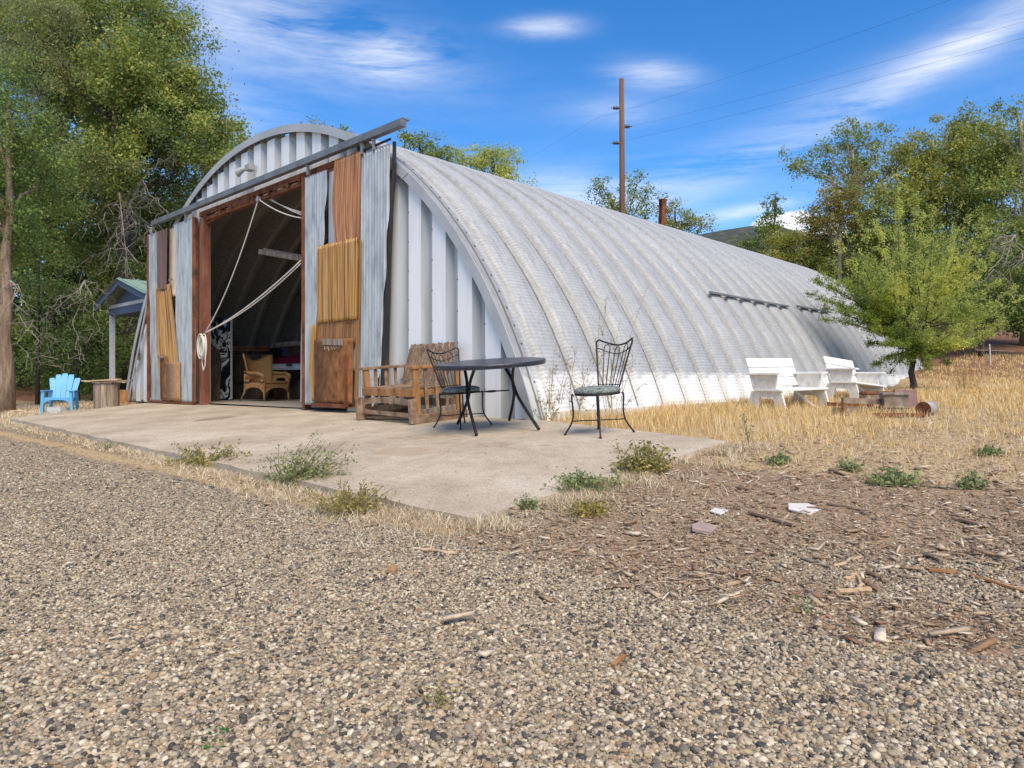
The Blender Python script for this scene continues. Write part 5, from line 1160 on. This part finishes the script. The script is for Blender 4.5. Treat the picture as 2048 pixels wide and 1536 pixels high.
for ex, ey, dz in ends:
    low = ey > 540 and ex < 1830 or ey > 670
    e = np.array(at(ex, ey, 16.2+dz))-yb
    A = fork[1] if low or ey > 600 else (fork[2] if ex < 1830 else fork[3])
    n_ = 12; t = np.linspace(0, 1, n_)[:, None]; P = A+(e-A)*t; P[:, 2] += (-.18 if not low else .12)*np.sin(math.pi*t[:, 0])*np.linalg.norm(e-A)*.5; P += r_.normal(size=P.shape)*.015
    b.tube(P, np.linspace(.02, .003, n_), 5, cap=False); L_ = np.linalg.norm(e-A); pts = []
    for k in range(int(13+L_*11)):
        j = .22+.78*r_.random(); q = j*(n_-1); i = min(int(q), n_-2); c = P[i]+(P[i+1]-P[i])*(q-i); d = r_.normal(size=3); d[2] = abs(d[2])*.6+.1; d = d/np.linalg.norm(d)+.8*(e-A)/L_; d /= np.linalg.norm(d)
        ln = (.14+.42*r_.random())*(1.15-.8*j); m_ = int(34*ln/.3)
        u_ = r_.random(m_)[:, None]; pts.append(c+d*ln*u_+r_.normal(size=(m_, 3))*.035-np.array((0, 0, 1))*(.25*ln*u_**2))
        if k % 3 == 0: b.tube([c, c+d*ln*.5, c+d*ln-(0, 0, .2*ln)], [.004, .003, .0015], 3, cap=False)
    crowns['lower_foliage' if low else 'crown'].append(np.concatenate(pts))
for nm, mt_ in (('crown', L4), ('lower_foliage', L7)):
    P = np.concatenate(crowns[nm]); v, f = leaves(P, .052, r_, .38, .25); fast(nm, v, f, mt_, yt)
b.obj('trunk', M['barkd'], yt, True)

# weeds and small bushes
def weed(label, px, py, hpx, wpx, nst, lsize, cols, seed, lean=0.0, name='weed', stem=(.20, .16, .09), nl=14, ground=True, pods=False, cat='weed', group='weeds along the slab', depth=None, lrad=.02):
    r_ = np.random.default_rng(seed)
    p = on_ground(px, py) if depth is None else (*at(px, py, depth)[:2], 0)
    if depth is not None: p = (p[0], p[1], gz(p[0], p[1]))
    k = p[1]/FPX; H_, W_ = hpx*k*1.1, wpx*k*1.3
    root = thing(name, label, cat, p, group=group); sb = MB(); pts = []
    for i in range(nst):
        a = r_.random()*2*math.pi; e = W_*.58*r_.random()**.8; hh = H_*(.25+.9*r_.random()**1.5)*(1-.3*(e/(W_*.5))**2)
        P = spline([(r_.normal()*.02+.2*e*math.cos(a), .2*e*math.sin(a)+r_.normal()*.02, 0), (.6*e*math.cos(a), .5*e*math.sin(a), hh*.5), (e*math.cos(a)+lean*hh, e*.8*math.sin(a), hh)], 7)
        sb.tube(P, np.linspace(.004, .0015, 7), 4, cap=False)
        for q in range(nl):
            t = .12+.88*r_.random(); j = min(5, int(t*6)); f = t*6-j; pts.append(P[j]*(1-f)+P[j+1]*f+r_.normal(size=3)*lrad)
        if pods:
            for q in range(4):
                j = r_.integers(2, 6); d = r_.normal(size=3); d[2] = abs(d[2])+.3; d /= np.linalg.norm(d); Q = P[j]+d*(.10+.15*r_.random()); sb.tube([P[j], (P[j]+Q)/2+r_.normal(size=3)*.01, Q], [.0025, .002, .0012], 4, cap=False)
                for u_ in range(9): pts.append(P[j]+(Q-P[j])*r_.random()+r_.normal(size=3)*.008)
    sb.obj('stems', mat('stems_'+str(seed), [(.3, stem), (.7, tuple(min(1, c*1.5) for c in stem))], 20, bmp=0), root)
    v, f = leaves(np.array(pts), lsize, r_, .5); fast('foliage', v, f, leaf_mat('weed_leaves_'+str(seed), cols, .3), root)
GW = [(.20, .22, .07), (.30, .29, .09), (.40, .33, .12), (.50, .38, .17)]
GG = [(.17, .23, .09), (.24, .31, .12), (.32, .36, .16), (.44, .38, .20)]
GY = [(.34, .28, .06), (.44, .34, .09), (.24, .23, .06), (.50, .40, .14)]
GD = [(.30, .22, .12), (.42, .32, .19), (.22, .15, .08), (.10, .12, .05)]
weed('yellow-green weed clump at the slab edge, leftmost of the big clumps', 410, 935, 50, 140, 60, .03, GW, 61, nl=26)
weed('tallest green feathery weed at the slab edge, leaning right over the concrete', 600, 975, 95, 130, 80, .026, GG, 62, .30, nl=26)
weed('small green tuft left of the feathery weed', 520, 940, 22, 50, 24, .02, GG, 63, nl=16)
weed('sprawling yellow weed near the slab corner on the left', 700, 1028, 60, 130, 60, .022, GY, 64, .10, nl=20)
weed('round green bush growing over the right slab edge', 1285, 948, 58, 90, 70, .032, GW, 65, nl=26, name='small_bush', cat='bush')
weed('thin stray sprig left of the round green bush', 1237, 925, 36, 28, 10, .026, GW, 66, -.2, nl=14)
weed('low creeping green weed on the right slab edge', 1170, 985, 36, 120, 60, .026, GG, 67, .1, nl=22)
weed('tiny green weed nearer the slab corner on the right', 1055, 1018, 20, 50, 24, .022, GG, 68, nl=16)
weed('yellow-green sprawling weed below the creeping weed', 1180, 1030, 26, 90, 40, .02, GY, 69, nl=18)
weed('small green tuft in the dry strip at the far left slab edge', 222, 900, 14, 34, 18, .02, GG, 70, nl=14)
weed('green weed cluster in the dry ground right of the slab, left tuft', 1555, 928, 20, 40, 24, .03, GG, 71, nl=14, group='green weeds in the dry ground')
weed('widest green weed cluster in the dry ground at right', 1790, 972, 30, 90, 50, .03, GG, 72, nl=16, group='green weeds in the dry ground')
weed('small upright green weed right of the widest cluster', 1943, 978, 22, 44, 28, .028, GG, 73, nl=14, group='green weeds in the dry ground')
weed('slim green weed just left of the widest cluster', 1700, 945, 22, 50, 22, .028, GG, 74, nl=14, group='green weeds in the dry ground')
weed('green weed at the top right of the dry ground', 1975, 912, 14, 40, 20, .03, GG, 75, nl=14, group='green weeds in the dry ground')
weed('tiny bright green sprout alone in the bottom gravel', 418, 1502, 12, 16, 8, .012, [(.04, .14, .03), (.06, .2, .04)], 76, nl=6, group='sprouts in the gravel')
weed('small dull green sprout in the gravel left of centre', 878, 1410, 14, 44, 14, .012, GW, 77, nl=10, group='sprouts in the gravel')
weed('small green sprout in the gravel at right', 1610, 1228, 14, 30, 12, .012, GG, 78, nl=8, group='sprouts in the gravel')
TALL = 'tall dry weeds by the hut corner'
weed('tall dry seeding weed at the hut corner, nearest the table', 1112, 838, 150, 70, 7, .022, GD, 81, .08, nl=22, pods=True, group=TALL, depth=8.7, stem=(.28, .18, .10))
weed('tall branching dry weed left of the lone wire chair', 1150, 845, 230, 90, 8, .022, GD, 82, .12, nl=20, pods=True, group=TALL, depth=8.6, stem=(.30, .20, .11))
weed('tallest pale dry weed rising behind the lone wire chair', 1225, 852, 270, 120, 9, .020, GD, 83, .10, nl=22, pods=True, group=TALL, depth=8.4, stem=(.32, .23, .13))
weed('leafy green-stemmed weed at the foot of the hut corner', 1095, 842, 90, 60, 9, .034, GW, 84, nl=12, group=TALL, depth=8.4)
weed('tall golden grass tuft on the bank at the far right', 1928, 790, 90, 70, 50, .03, [(.40, .26, .10), (.5, .34, .15)], 85, nl=8, name='grass_tuft', cat='grass tuft', group=None, depth=17, stem=(.45, .28, .12))
weed('thin green thistle in the dry grass right of the slab', 1494, 890, 80, 16, 3, .03, GW, 86, nl=14, group='green weeds in the dry ground')

# dry grass, one mass of blades
def blades(name, X, Y, h, w_, r_, mat_, lean=.5, kind=True):
    n = len(X); Z = ground_z(X, Y)-.005; a = r_.random(n)*2*math.pi; s = np.stack([np.cos(a), np.sin(a)], 1)
    b_ = r_.random(n)*2*math.pi; ln = lean*(.3+r_.random(n))*h; dx, dy = np.cos(b_)*ln, np.sin(b_)*ln; hz = h*np.sqrt(np.clip(1-(ln/h*.7)**2, .1, 1))
    p0 = np.stack([X-s[:, 0]*w_/2, Y-s[:, 1]*w_/2, Z], 1); p1 = np.stack([X+s[:, 0]*w_/2, Y+s[:, 1]*w_/2, Z], 1)
    m0 = np.stack([X-s[:, 0]*w_*.35+dx*.4, Y-s[:, 1]*w_*.35+dy*.4, Z+hz*.6], 1); m1 = np.stack([X+s[:, 0]*w_*.35+dx*.4, Y+s[:, 1]*w_*.35+dy*.4, Z+hz*.6], 1)
    t0 = np.stack([X+dx+s[:, 0]*w_*.05, Y+dy, Z+hz], 1); t1 = np.stack([X+dx-s[:, 0]*w_*.05, Y+dy, Z+hz], 1)
    v = np.stack([p0, p1, m1, m0, t0, t1], 1).reshape(-1, 3); i = np.arange(n)[:, None]*6
    f = np.concatenate([i+np.array([[0, 1, 2, 3]]), i+np.array([[3, 2, 4, 5]])], 0)
    o = fast(name, v, f, mat_); return tag(o, kind='stuff')
r_ = np.random.default_rng(91)
straw = isl_mat('dry_straw', [(.52, .31, .09), (.62, .41, .15), (.70, .52, .24), (.45, .25, .07), (.76, .62, .36)], .8)
straw_d = isl_mat('flattened_straw', [(.44, .32, .18), (.56, .44, .27), (.66, .55, .38), (.30, .20, .11), (.72, .63, .47)], .85)
# sample in hut coordinates
def scat(n, u0, u1, v0, v1): 
    lu = r_.uniform(u0, u1, n); lv = r_.uniform(v0, v1, n); return lu, lv, C0[0]+lu*U[0]+lv*V[0], C0[1]+lu*U[1]+lv*V[1]
lu, lv, X, Y = scat(330000, .12, 13, -2.2, 24)
m1, g1, s1 = cover(X, Y); vis = (abs(X/np.maximum(Y, .1)) < .80)
d = Y; dens = np.clip((9/d)**1.2, .06, 1)*np.exp(-np.clip(-(lv+.2+.04*lu), 0, 9)*2.2)*(.35+.65*np.exp(-np.clip(lu-3.2, 0, 20)*.30))*(.25+.75*(wob(X, Y, 2.2)+.5*wob(X, Y, .7) > -.15+.03*np.clip(lu-2, 0, 12)))
edge_v = np.interp(lu, [0, .35, 1.2, 2.0, 2.75, 2.95, 3.2, 30], [.03, -.06, -.28, -.48, -.69, -.9, -3, -3])
k = (r_.random(len(X)) < dens) & vis & (lv > edge_v) & (g1 > .25); X, Y, lu, lv = X[k], Y[k], lu[k], lv[k]
h = (.07+.15*r_.random(len(X)))*np.clip(.30+.70*np.exp(-np.clip(lu-2.4, 0, 9)*.6), .25, 1)*(.7+.3*np.sin(X*1.7+Y*2.3))*np.clip(Y/9, .7, 1.1)*np.clip(1.25-.035*Y, .45, 1)
blades('dry_grass', X, Y, h+.02, .005*np.clip(Y/7, 1, 3.2), r_, straw, .45)
# short straw over the right ground and along the slab's front edges
lu, lv, X, Y = scat(160000, -1, 16, -3.2, 22)
m1, g1, s1 = cover(X, Y); dens = np.clip((6/Y)**1.3, .05, 1)*np.clip(g1+.5*m1*(Y > 3.8), 0, 1)*(.3+.7*(wob(X, Y, 3.1) > -.1)); edge_v = np.interp(lu, [0, .35, 1.2, 2.0, 2.75, 2.95, 3.2, 30], [.03, -.06, -.28, -.48, -.69, -.9, -3.3, -3.3])
k = (r_.random(len(X)) < dens) & (abs(X/Y) < .82) & (lv > edge_v); X, Y = X[k], Y[k]
blades('flat_straw', X, Y, .03+.05*r_.random(len(X)), .004*np.clip(Y/6, 1, 3), r_, straw_d, 1.3)
n = 30000; lu = r_.uniform(-11.4, 3.0, n); lv = np.interp(lu, [-11.35, 2.76], [-3.04, -3.68])-abs(r_.normal(size=n))*(.10+.14*sm(-1.5, 2.5, lu))-.01
m2 = 15000; lu2 = 2.80+abs(r_.normal(size=m2))*.20; lv2 = r_.uniform(-3.75, -.7, m2); lu = np.concatenate([lu, lu2]); lv = np.concatenate([lv, lv2])
X, Y = C0[0]+lu*U[0]+lv*V[0], C0[1]+lu*U[1]+lv*V[1]; k = (wob(X, Y, 2.6)+.45*wob(X, Y, 7.) > -.25) & (r_.random(len(X)) < np.clip((5/Y)**.8, .2, 1)); X, Y = X[k], Y[k]
blades('edge_straw', X, Y, .025+.06*r_.random(len(X)), .0035*np.clip(Y/4, 1, 3), r_, straw_d, 1.2)
lu, lv, X, Y = scat(26000, -17, -11.3, -4.5, 4); k = (lv > -2.9-.0*lu) & (lu < -11.6) ; X, Y = X[k], Y[k]
blades('dry_grass_patch', X, Y, .05+.10*r_.random(len(X)), .013, r_, straw_d, .7)

# gravel and wood mulch
ICO = None
def ico():
    import bmesh as bm_; b = bm_.new(); bm_.ops.create_icosphere(b, subdivisions=1, radius=1); v = np.array([q.co[:] for q in b.verts]); f = np.array([[q.index for q in c.verts] for c in b.faces]); b.free(); return v, f
IV, IF = ico()
IV2, IF2 = None, None
def ico2():
    import bmesh as bm_; b = bm_.new(); bm_.ops.create_icosphere(b, subdivisions=2, radius=1); v = np.array([q.co[:] for q in b.verts]); f = np.array([[q.index for q in c.verts] for c in b.faces]); b.free(); return v, f
IV2, IF2 = ico2()
stone_m = isl_mat('river_gravel', STONES, .85, .22, 90, .25, True)
def stones(name, X, Y, s, r_, hi=False, sink=.25):
    v0, f0 = (IV2, IF2) if hi else (IV, IF)
    n = len(X); k = len(v0); ax = s[:, None]*np.stack([.75+.5*r_.random(n), .55+.4*r_.random(n), .38+.3*r_.random(n)], 1)
    W_ = v0[None]*(1+.16*r_.normal(size=(n, k if not hi else 1, 1)))*ax[:, None, :]
    if hi:
        ph = r_.random((n, 1, 3))*6; W_ = W_*(1+.13*np.sin(v0[None]*2.6+ph).sum(2, keepdims=True)*.7)
    a = r_.random(n)*6.283; ca_, sa = np.cos(a), np.sin(a); t = r_.normal(size=n)*.35; ct, st = np.cos(t), np.sin(t)
    x, y, z = W_[..., 0], W_[..., 1], W_[..., 2]
    x, z = x*ct[:, None]-z*st[:, None], x*st[:, None]+z*ct[:, None]
    x, y = x*ca_[:, None]-y*sa[:, None], x*sa[:, None]+y*ca_[:, None]
    Z = ground_z(X, Y)+ax[:, 2]*(1-sink*2)*r_.uniform(.2, 1.2, n)
    v = np.stack([x+X[:, None], y+Y[:, None], z+Z[:, None]], -1).reshape(-1, 3)
    f = (f0[None]+np.arange(n)[:, None, None]*k).reshape(-1, 3)
    return tag(fast(name, v, f, stone_m, smooth=True), kind='stuff')
def frustum_pts(n, y0, y1, power=1.0, hw=.80):
    # even over the ground inside the visible wedge, thinned with distance
    u_ = r_.random(n); Y = y0*(y1/y0)**u_ if power else y0+(y1-y0)*u_; X = r_.uniform(-hw, hw, n)*Y*1.02; return X, Y
def gravel_ok(X, Y):
    lu, lv = local(X, Y); m1, g1, s1 = cover(X, Y); on_slab = (lv > np.interp(lu, [-11.35, 2.76], [-3.05, -3.69])) & (lu < 2.82)
    p = 1-.90*m1-1.2*g1-s1+.35*(wob(X, Y, 1.3) > .35)*m1
    return (~on_slab) & (r_.random(len(X)) < p) & (lv < .2)
X, Y = frustum_pts(36000, 1.15, 2.3); k = gravel_ok(X, Y); stones('near_gravel', X[k], Y[k], .0060*np.exp(.36*r_.normal(size=k.sum()).clip(-2, 1.6)), r_, True)
X, Y = frustum_pts(40000, 1.2, 3.4); k = gravel_ok(X, Y); stones('near_fine_gravel', X[k], Y[k], 0.0042*np.exp(.25*r_.normal(size=k.sum())), r_)
X, Y = frustum_pts(120000, 2.3, 5.0); k = gravel_ok(X, Y); stones('middle_gravel', X[k], Y[k], .0060*np.exp(.36*r_.normal(size=k.sum()).clip(-2, 1.5)), r_)
X, Y = frustum_pts(90000, 5.0, 16); k = gravel_ok(X, Y); stones('far_gravel', X[k], Y[k], .0082*np.exp(.36*r_.normal(size=k.sum()).clip(-2, 1.5)), r_)
n = 900; lu = r_.uniform(-11, 2.6, n); lv = r_.uniform(-3.5, -.1, n); lv = np.where(r_.random(n) < .45, -3.55+abs(r_.normal(size=n))*.16, lv)
k = lv < -.15-.0*lu; k &= (lv < np.interp(lu, [0, 2.75], [-.1, -.8])); k &= lv > np.interp(lu, [-11.35, 2.76], [-2.95, -3.6]); lu, lv = lu[k], lv[k]
_g = ground_z; ground_z = lambda X, Y: slab_z(*local(X, Y))
stones('slab_grit', C0[0]+lu*U[0]+lv*V[0], C0[1]+lu*U[1]+lv*V[1], .0042*np.exp(.4*r_.normal(size=len(lu))), r_); ground_z = _g
chip_m = isl_mat('wood_mulch', [(.26, .155, .09), (.36, .25, .155), (.44, .33, .22), (.20, .11, .06), (.50, .40, .28), (.30, .18, .10), (.60, .50, .37)], .9, .25, 60)
def chips(name, X, Y, L_, r_):
    n = len(X); base = np.array([(-1, -1, -1), (1, -1, -1), (1, 1, -1), (-1, 1, -1), (-1, -1, 1), (1, -1, 1), (1, 1, 1), (-1, 1, 1)], float)*.5
    fc = np.array([(0, 3, 2, 1), (4, 5, 6, 7), (0, 1, 5, 4), (1, 2, 6, 5), (2, 3, 7, 6), (3, 0, 4, 7)])
    ax = L_[:, None]*np.stack([np.ones(n), .08+.25*r_.random(n), .05+.08*r_.random(n)], 1); W_ = base[None]*ax[:, None, :]
    W_[:, :, 1] *= (1+.5*base[None, :, 0]*r_.normal(size=(n, 1))); W_[:, :, 2] += (W_[:, :, 0]**2)/L_[:, None]*r_.normal(size=(n, 1))*.4
    a = r_.random(n)*6.283; t = r_.normal(size=n)*.16; x, y, z = W_[..., 0], W_[..., 1], W_[..., 2]
    x, z = x*np.cos(t)[:, None]-z*np.sin(t)[:, None], x*np.sin(t)[:, None]+z*np.cos(t)[:, None]
    x, y = x*np.cos(a)[:, None]-y*np.sin(a)[:, None], x*np.sin(a)[:, None]+y*np.cos(a)[:, None]
    Z = ground_z(X, Y)+.004+abs(r_.normal(size=n))*.006
    v = np.stack([x+X[:, None], y+Y[:, None], z+Z[:, None]], -1).reshape(-1, 3); f = (fc[None]+np.arange(n)[:, None, None]*8).reshape(-1, 4)
    return tag(fast(name, v, f, chip_m), kind='stuff')
n = 120000; X, Y = frustum_pts(n, 2.0, 10.5); m1, g1, s1 = cover(X, Y); lu, lv = local(X, Y)
off_slab = ~((lv > np.interp(lu, [-11.35, 2.76], [-3.05, -3.69])) & (lu < 2.82)) & (lu < 14)
k = off_slab & (r_.random(n) < np.clip(m1*1.1+.03+.12*g1*(lu > 3), 0, 1)) & ((lv < 0) | (lu > 2)); chips('wood_mulch', X[k], Y[k], .0105*np.exp(.70*r_.normal(size=k.sum())), r_)

n = 9000; X, Y = frustum_pts(n, 2.3, 7); m1, g1, s1 = cover(X, Y); lu, lv = local(X, Y)
k = (lu > 2.9) & (lv < -.9) & (r_.random(n) < m1*.45*(.3+.7*(wob(X, Y, 1.9) > 0))); chips('bark_pieces', X[k], Y[k], .036*np.exp(.5*r_.normal(size=k.sum()).clip(-2, 1.8)), r_)

# single sticks, stones and bits on the ground
def stick(label, x0, y0, x1, y1, r0, mat_, flat=False, bend=.005):
    a = np.array(on_ground(x0, y0)); e = np.array(on_ground(x1, y1)); c = (a+e)/2; b = MB(); r0 *= .8; a2, e2 = a-c+(0, 0, r0), e-c+(0, 0, r0)
    if flat: b.bar(a2, e2, r0*2.2, r0*.8)
    else:
        t = np.linspace(0, 1, 9)[:, None]; P = a2+(e2-a2)*t; rr = np.random.default_rng(int(x0)); P[1:-1] += rr.normal(size=(7, 3))*bend*np.array((1, 1, .2)); b.tube(P, r0*.8*(1+.12*rr.normal(size=9)).clip(.5, 1.4), 7)
    o = b.obj('stick', mat_); o.location = tuple(c); tag(o, label, 'stick', 'sticks and wood scraps')
GWd, CW, BR = M['greywood'], M['cutwood'], M['wood']
stick('pale stick lying in the gravel below the slab corner', 826, 1102, 912, 1112, .010, CW)
stick('thin pale twig near the bottom gravel, curved', 700, 1416, 782, 1408, .003, CW)
stick('long thin twig running right in the upper of the crossed pair', 1598, 1119, 1668, 1140, .011, GWd)
stick('forked end of the thin twig pair pointing up right', 1660, 1142, 1722, 1118, .009, CW)
stick('thick pale stick lying flat under the crossed sticks', 1676, 1194, 1740, 1188, .016, CW)
stick('short upright pale stick of the crossed sticks', 1718, 1152, 1722, 1184, .011, CW)
stick('brown bark piece right of the crossed sticks', 1724, 1168, 1758, 1188, .016, BR)
stick('brown bark piece far right of the crossed sticks', 1736, 1152, 1778, 1172, .015, BR)
stick('small bark strip above the crossed sticks', 1690, 1165, 1712, 1155, .012, CW)
stick('long orange split lath entering from the right edge', 1940, 1158, 2060, 1192, .010, M['wood_o'], True)
stick('pale grey lath at the right edge under the orange one', 1985, 1216, 2060, 1222, .009, GWd, True)
stick('reddish chunk of bark near the right edge', 1858, 1145, 1912, 1152, .014, M['wood_o'], True)
stick('tan leaf-shaped splinter left of the crossed sticks', 1440, 1180, 1482, 1168, .010, CW, True)
stick('dark long bark strip in the mulch, left', 1500, 1030, 1590, 1056, .018, BR, True)
stick('long dark bark strip in the mulch behind the pale slab', 1655, 1012, 1740, 1026, .012, BR, True)
stick('brown bark strip far right in the mulch', 1905, 1040, 1975, 1058, .014, BR, True)
stick('grey branch lying beside the widest green weed', 1842, 974, 1915, 980, .012, GWd)
stick('golden splinter in the gravel at right centre', 1225, 1338, 1250, 1318, .008, M['wood_o'], True)
stick('small splinter in the lower gravel at left centre', 686, 1416, 712, 1404, .006, CW, True)
stick('curled brown strip above the gravel right of centre', 1208, 1124, 1240, 1136, .010, BR, True)
def rock(label, x, y, pts, th, mat_, name='flat_stone'):
    c = on_ground(x, y); b = MB(); b.prism(pts, 0, th, axis=2); o = b.obj(name, mat_, bevel=.004); o.location = (c[0], c[1], c[2]+.004); o.rotation_euler = (R(6), R(-4), R(random.uniform(0, 90))); tag(o, label, 'stone', 'loose flat stones')
M['pinkstone'] = mat('pinkish_flat_stone', [(.3, (.30, .21, .18)), (.7, (.42, .31, .27))], 14)
M['palestone'] = mat('pale_flat_stone', [(.3, (.55, .51, .46)), (.7, (.68, .65, .60))], 14)
rock('pale angular flat stone lying on the mulch', 1607, 1022, [(-.08, -.06), (.07, -.07), (.10, .02), (.02, .09), (-.07, .05)], .012, M['palestone'])
rock('smaller pale stone chip left of the angular flat stone', 1438, 1028, [(-.05, -.03), (.05, -.03), (.04, .04), (-.03, .04)], .01, M['palestone'])
rock('reddish-purple flat stone in the mulch', 1408, 1062, [(-.07, -.04), (.05, -.06), (.07, .03), (.0, .06), (-.06, .05)], .02, M['pinkstone'])
rock('orange-brown round stone in the gravel below the slab', 784, 1146, [(-.03, -.015), (0, -.025), (.03, -.01), (.028, .015), (0, .022), (-.028, .014)], .022, M['osb'], 'round_stone')
# fallen logs at far left
for i, (x0, y0, x1, y1, r0, lab) in enumerate([(-60, 806, 60, 812, .06, 'pale fallen log lying left of the blue chair'), (-20, 822, 70, 826, .04, 'thin broken branch on the dry grass at the left edge'), (130, 806, 190, 808, .06, 'fallen log between the blue chair and the drum table')]):
    a = np.array(on_ground(x0, y0+4)); e = np.array(on_ground(x1, y1+4)); c = (a+e)/2; b = MB(); t = np.linspace(0, 1, 8)[:, None]; P = (a-c)+(e-a)*t+(0, 0, r0); P += rng.normal(size=(8, 3))*.02; b.tube(P, r0*(1+.1*rng.normal(size=8)), 10)
    o = b.obj('log', M['bark'] if i != 1 else M['cutwood'], smooth=True); o.location = tuple(c); tag(o, lab, 'log', 'fallen logs at the left')
print('leaves', LEAFN)
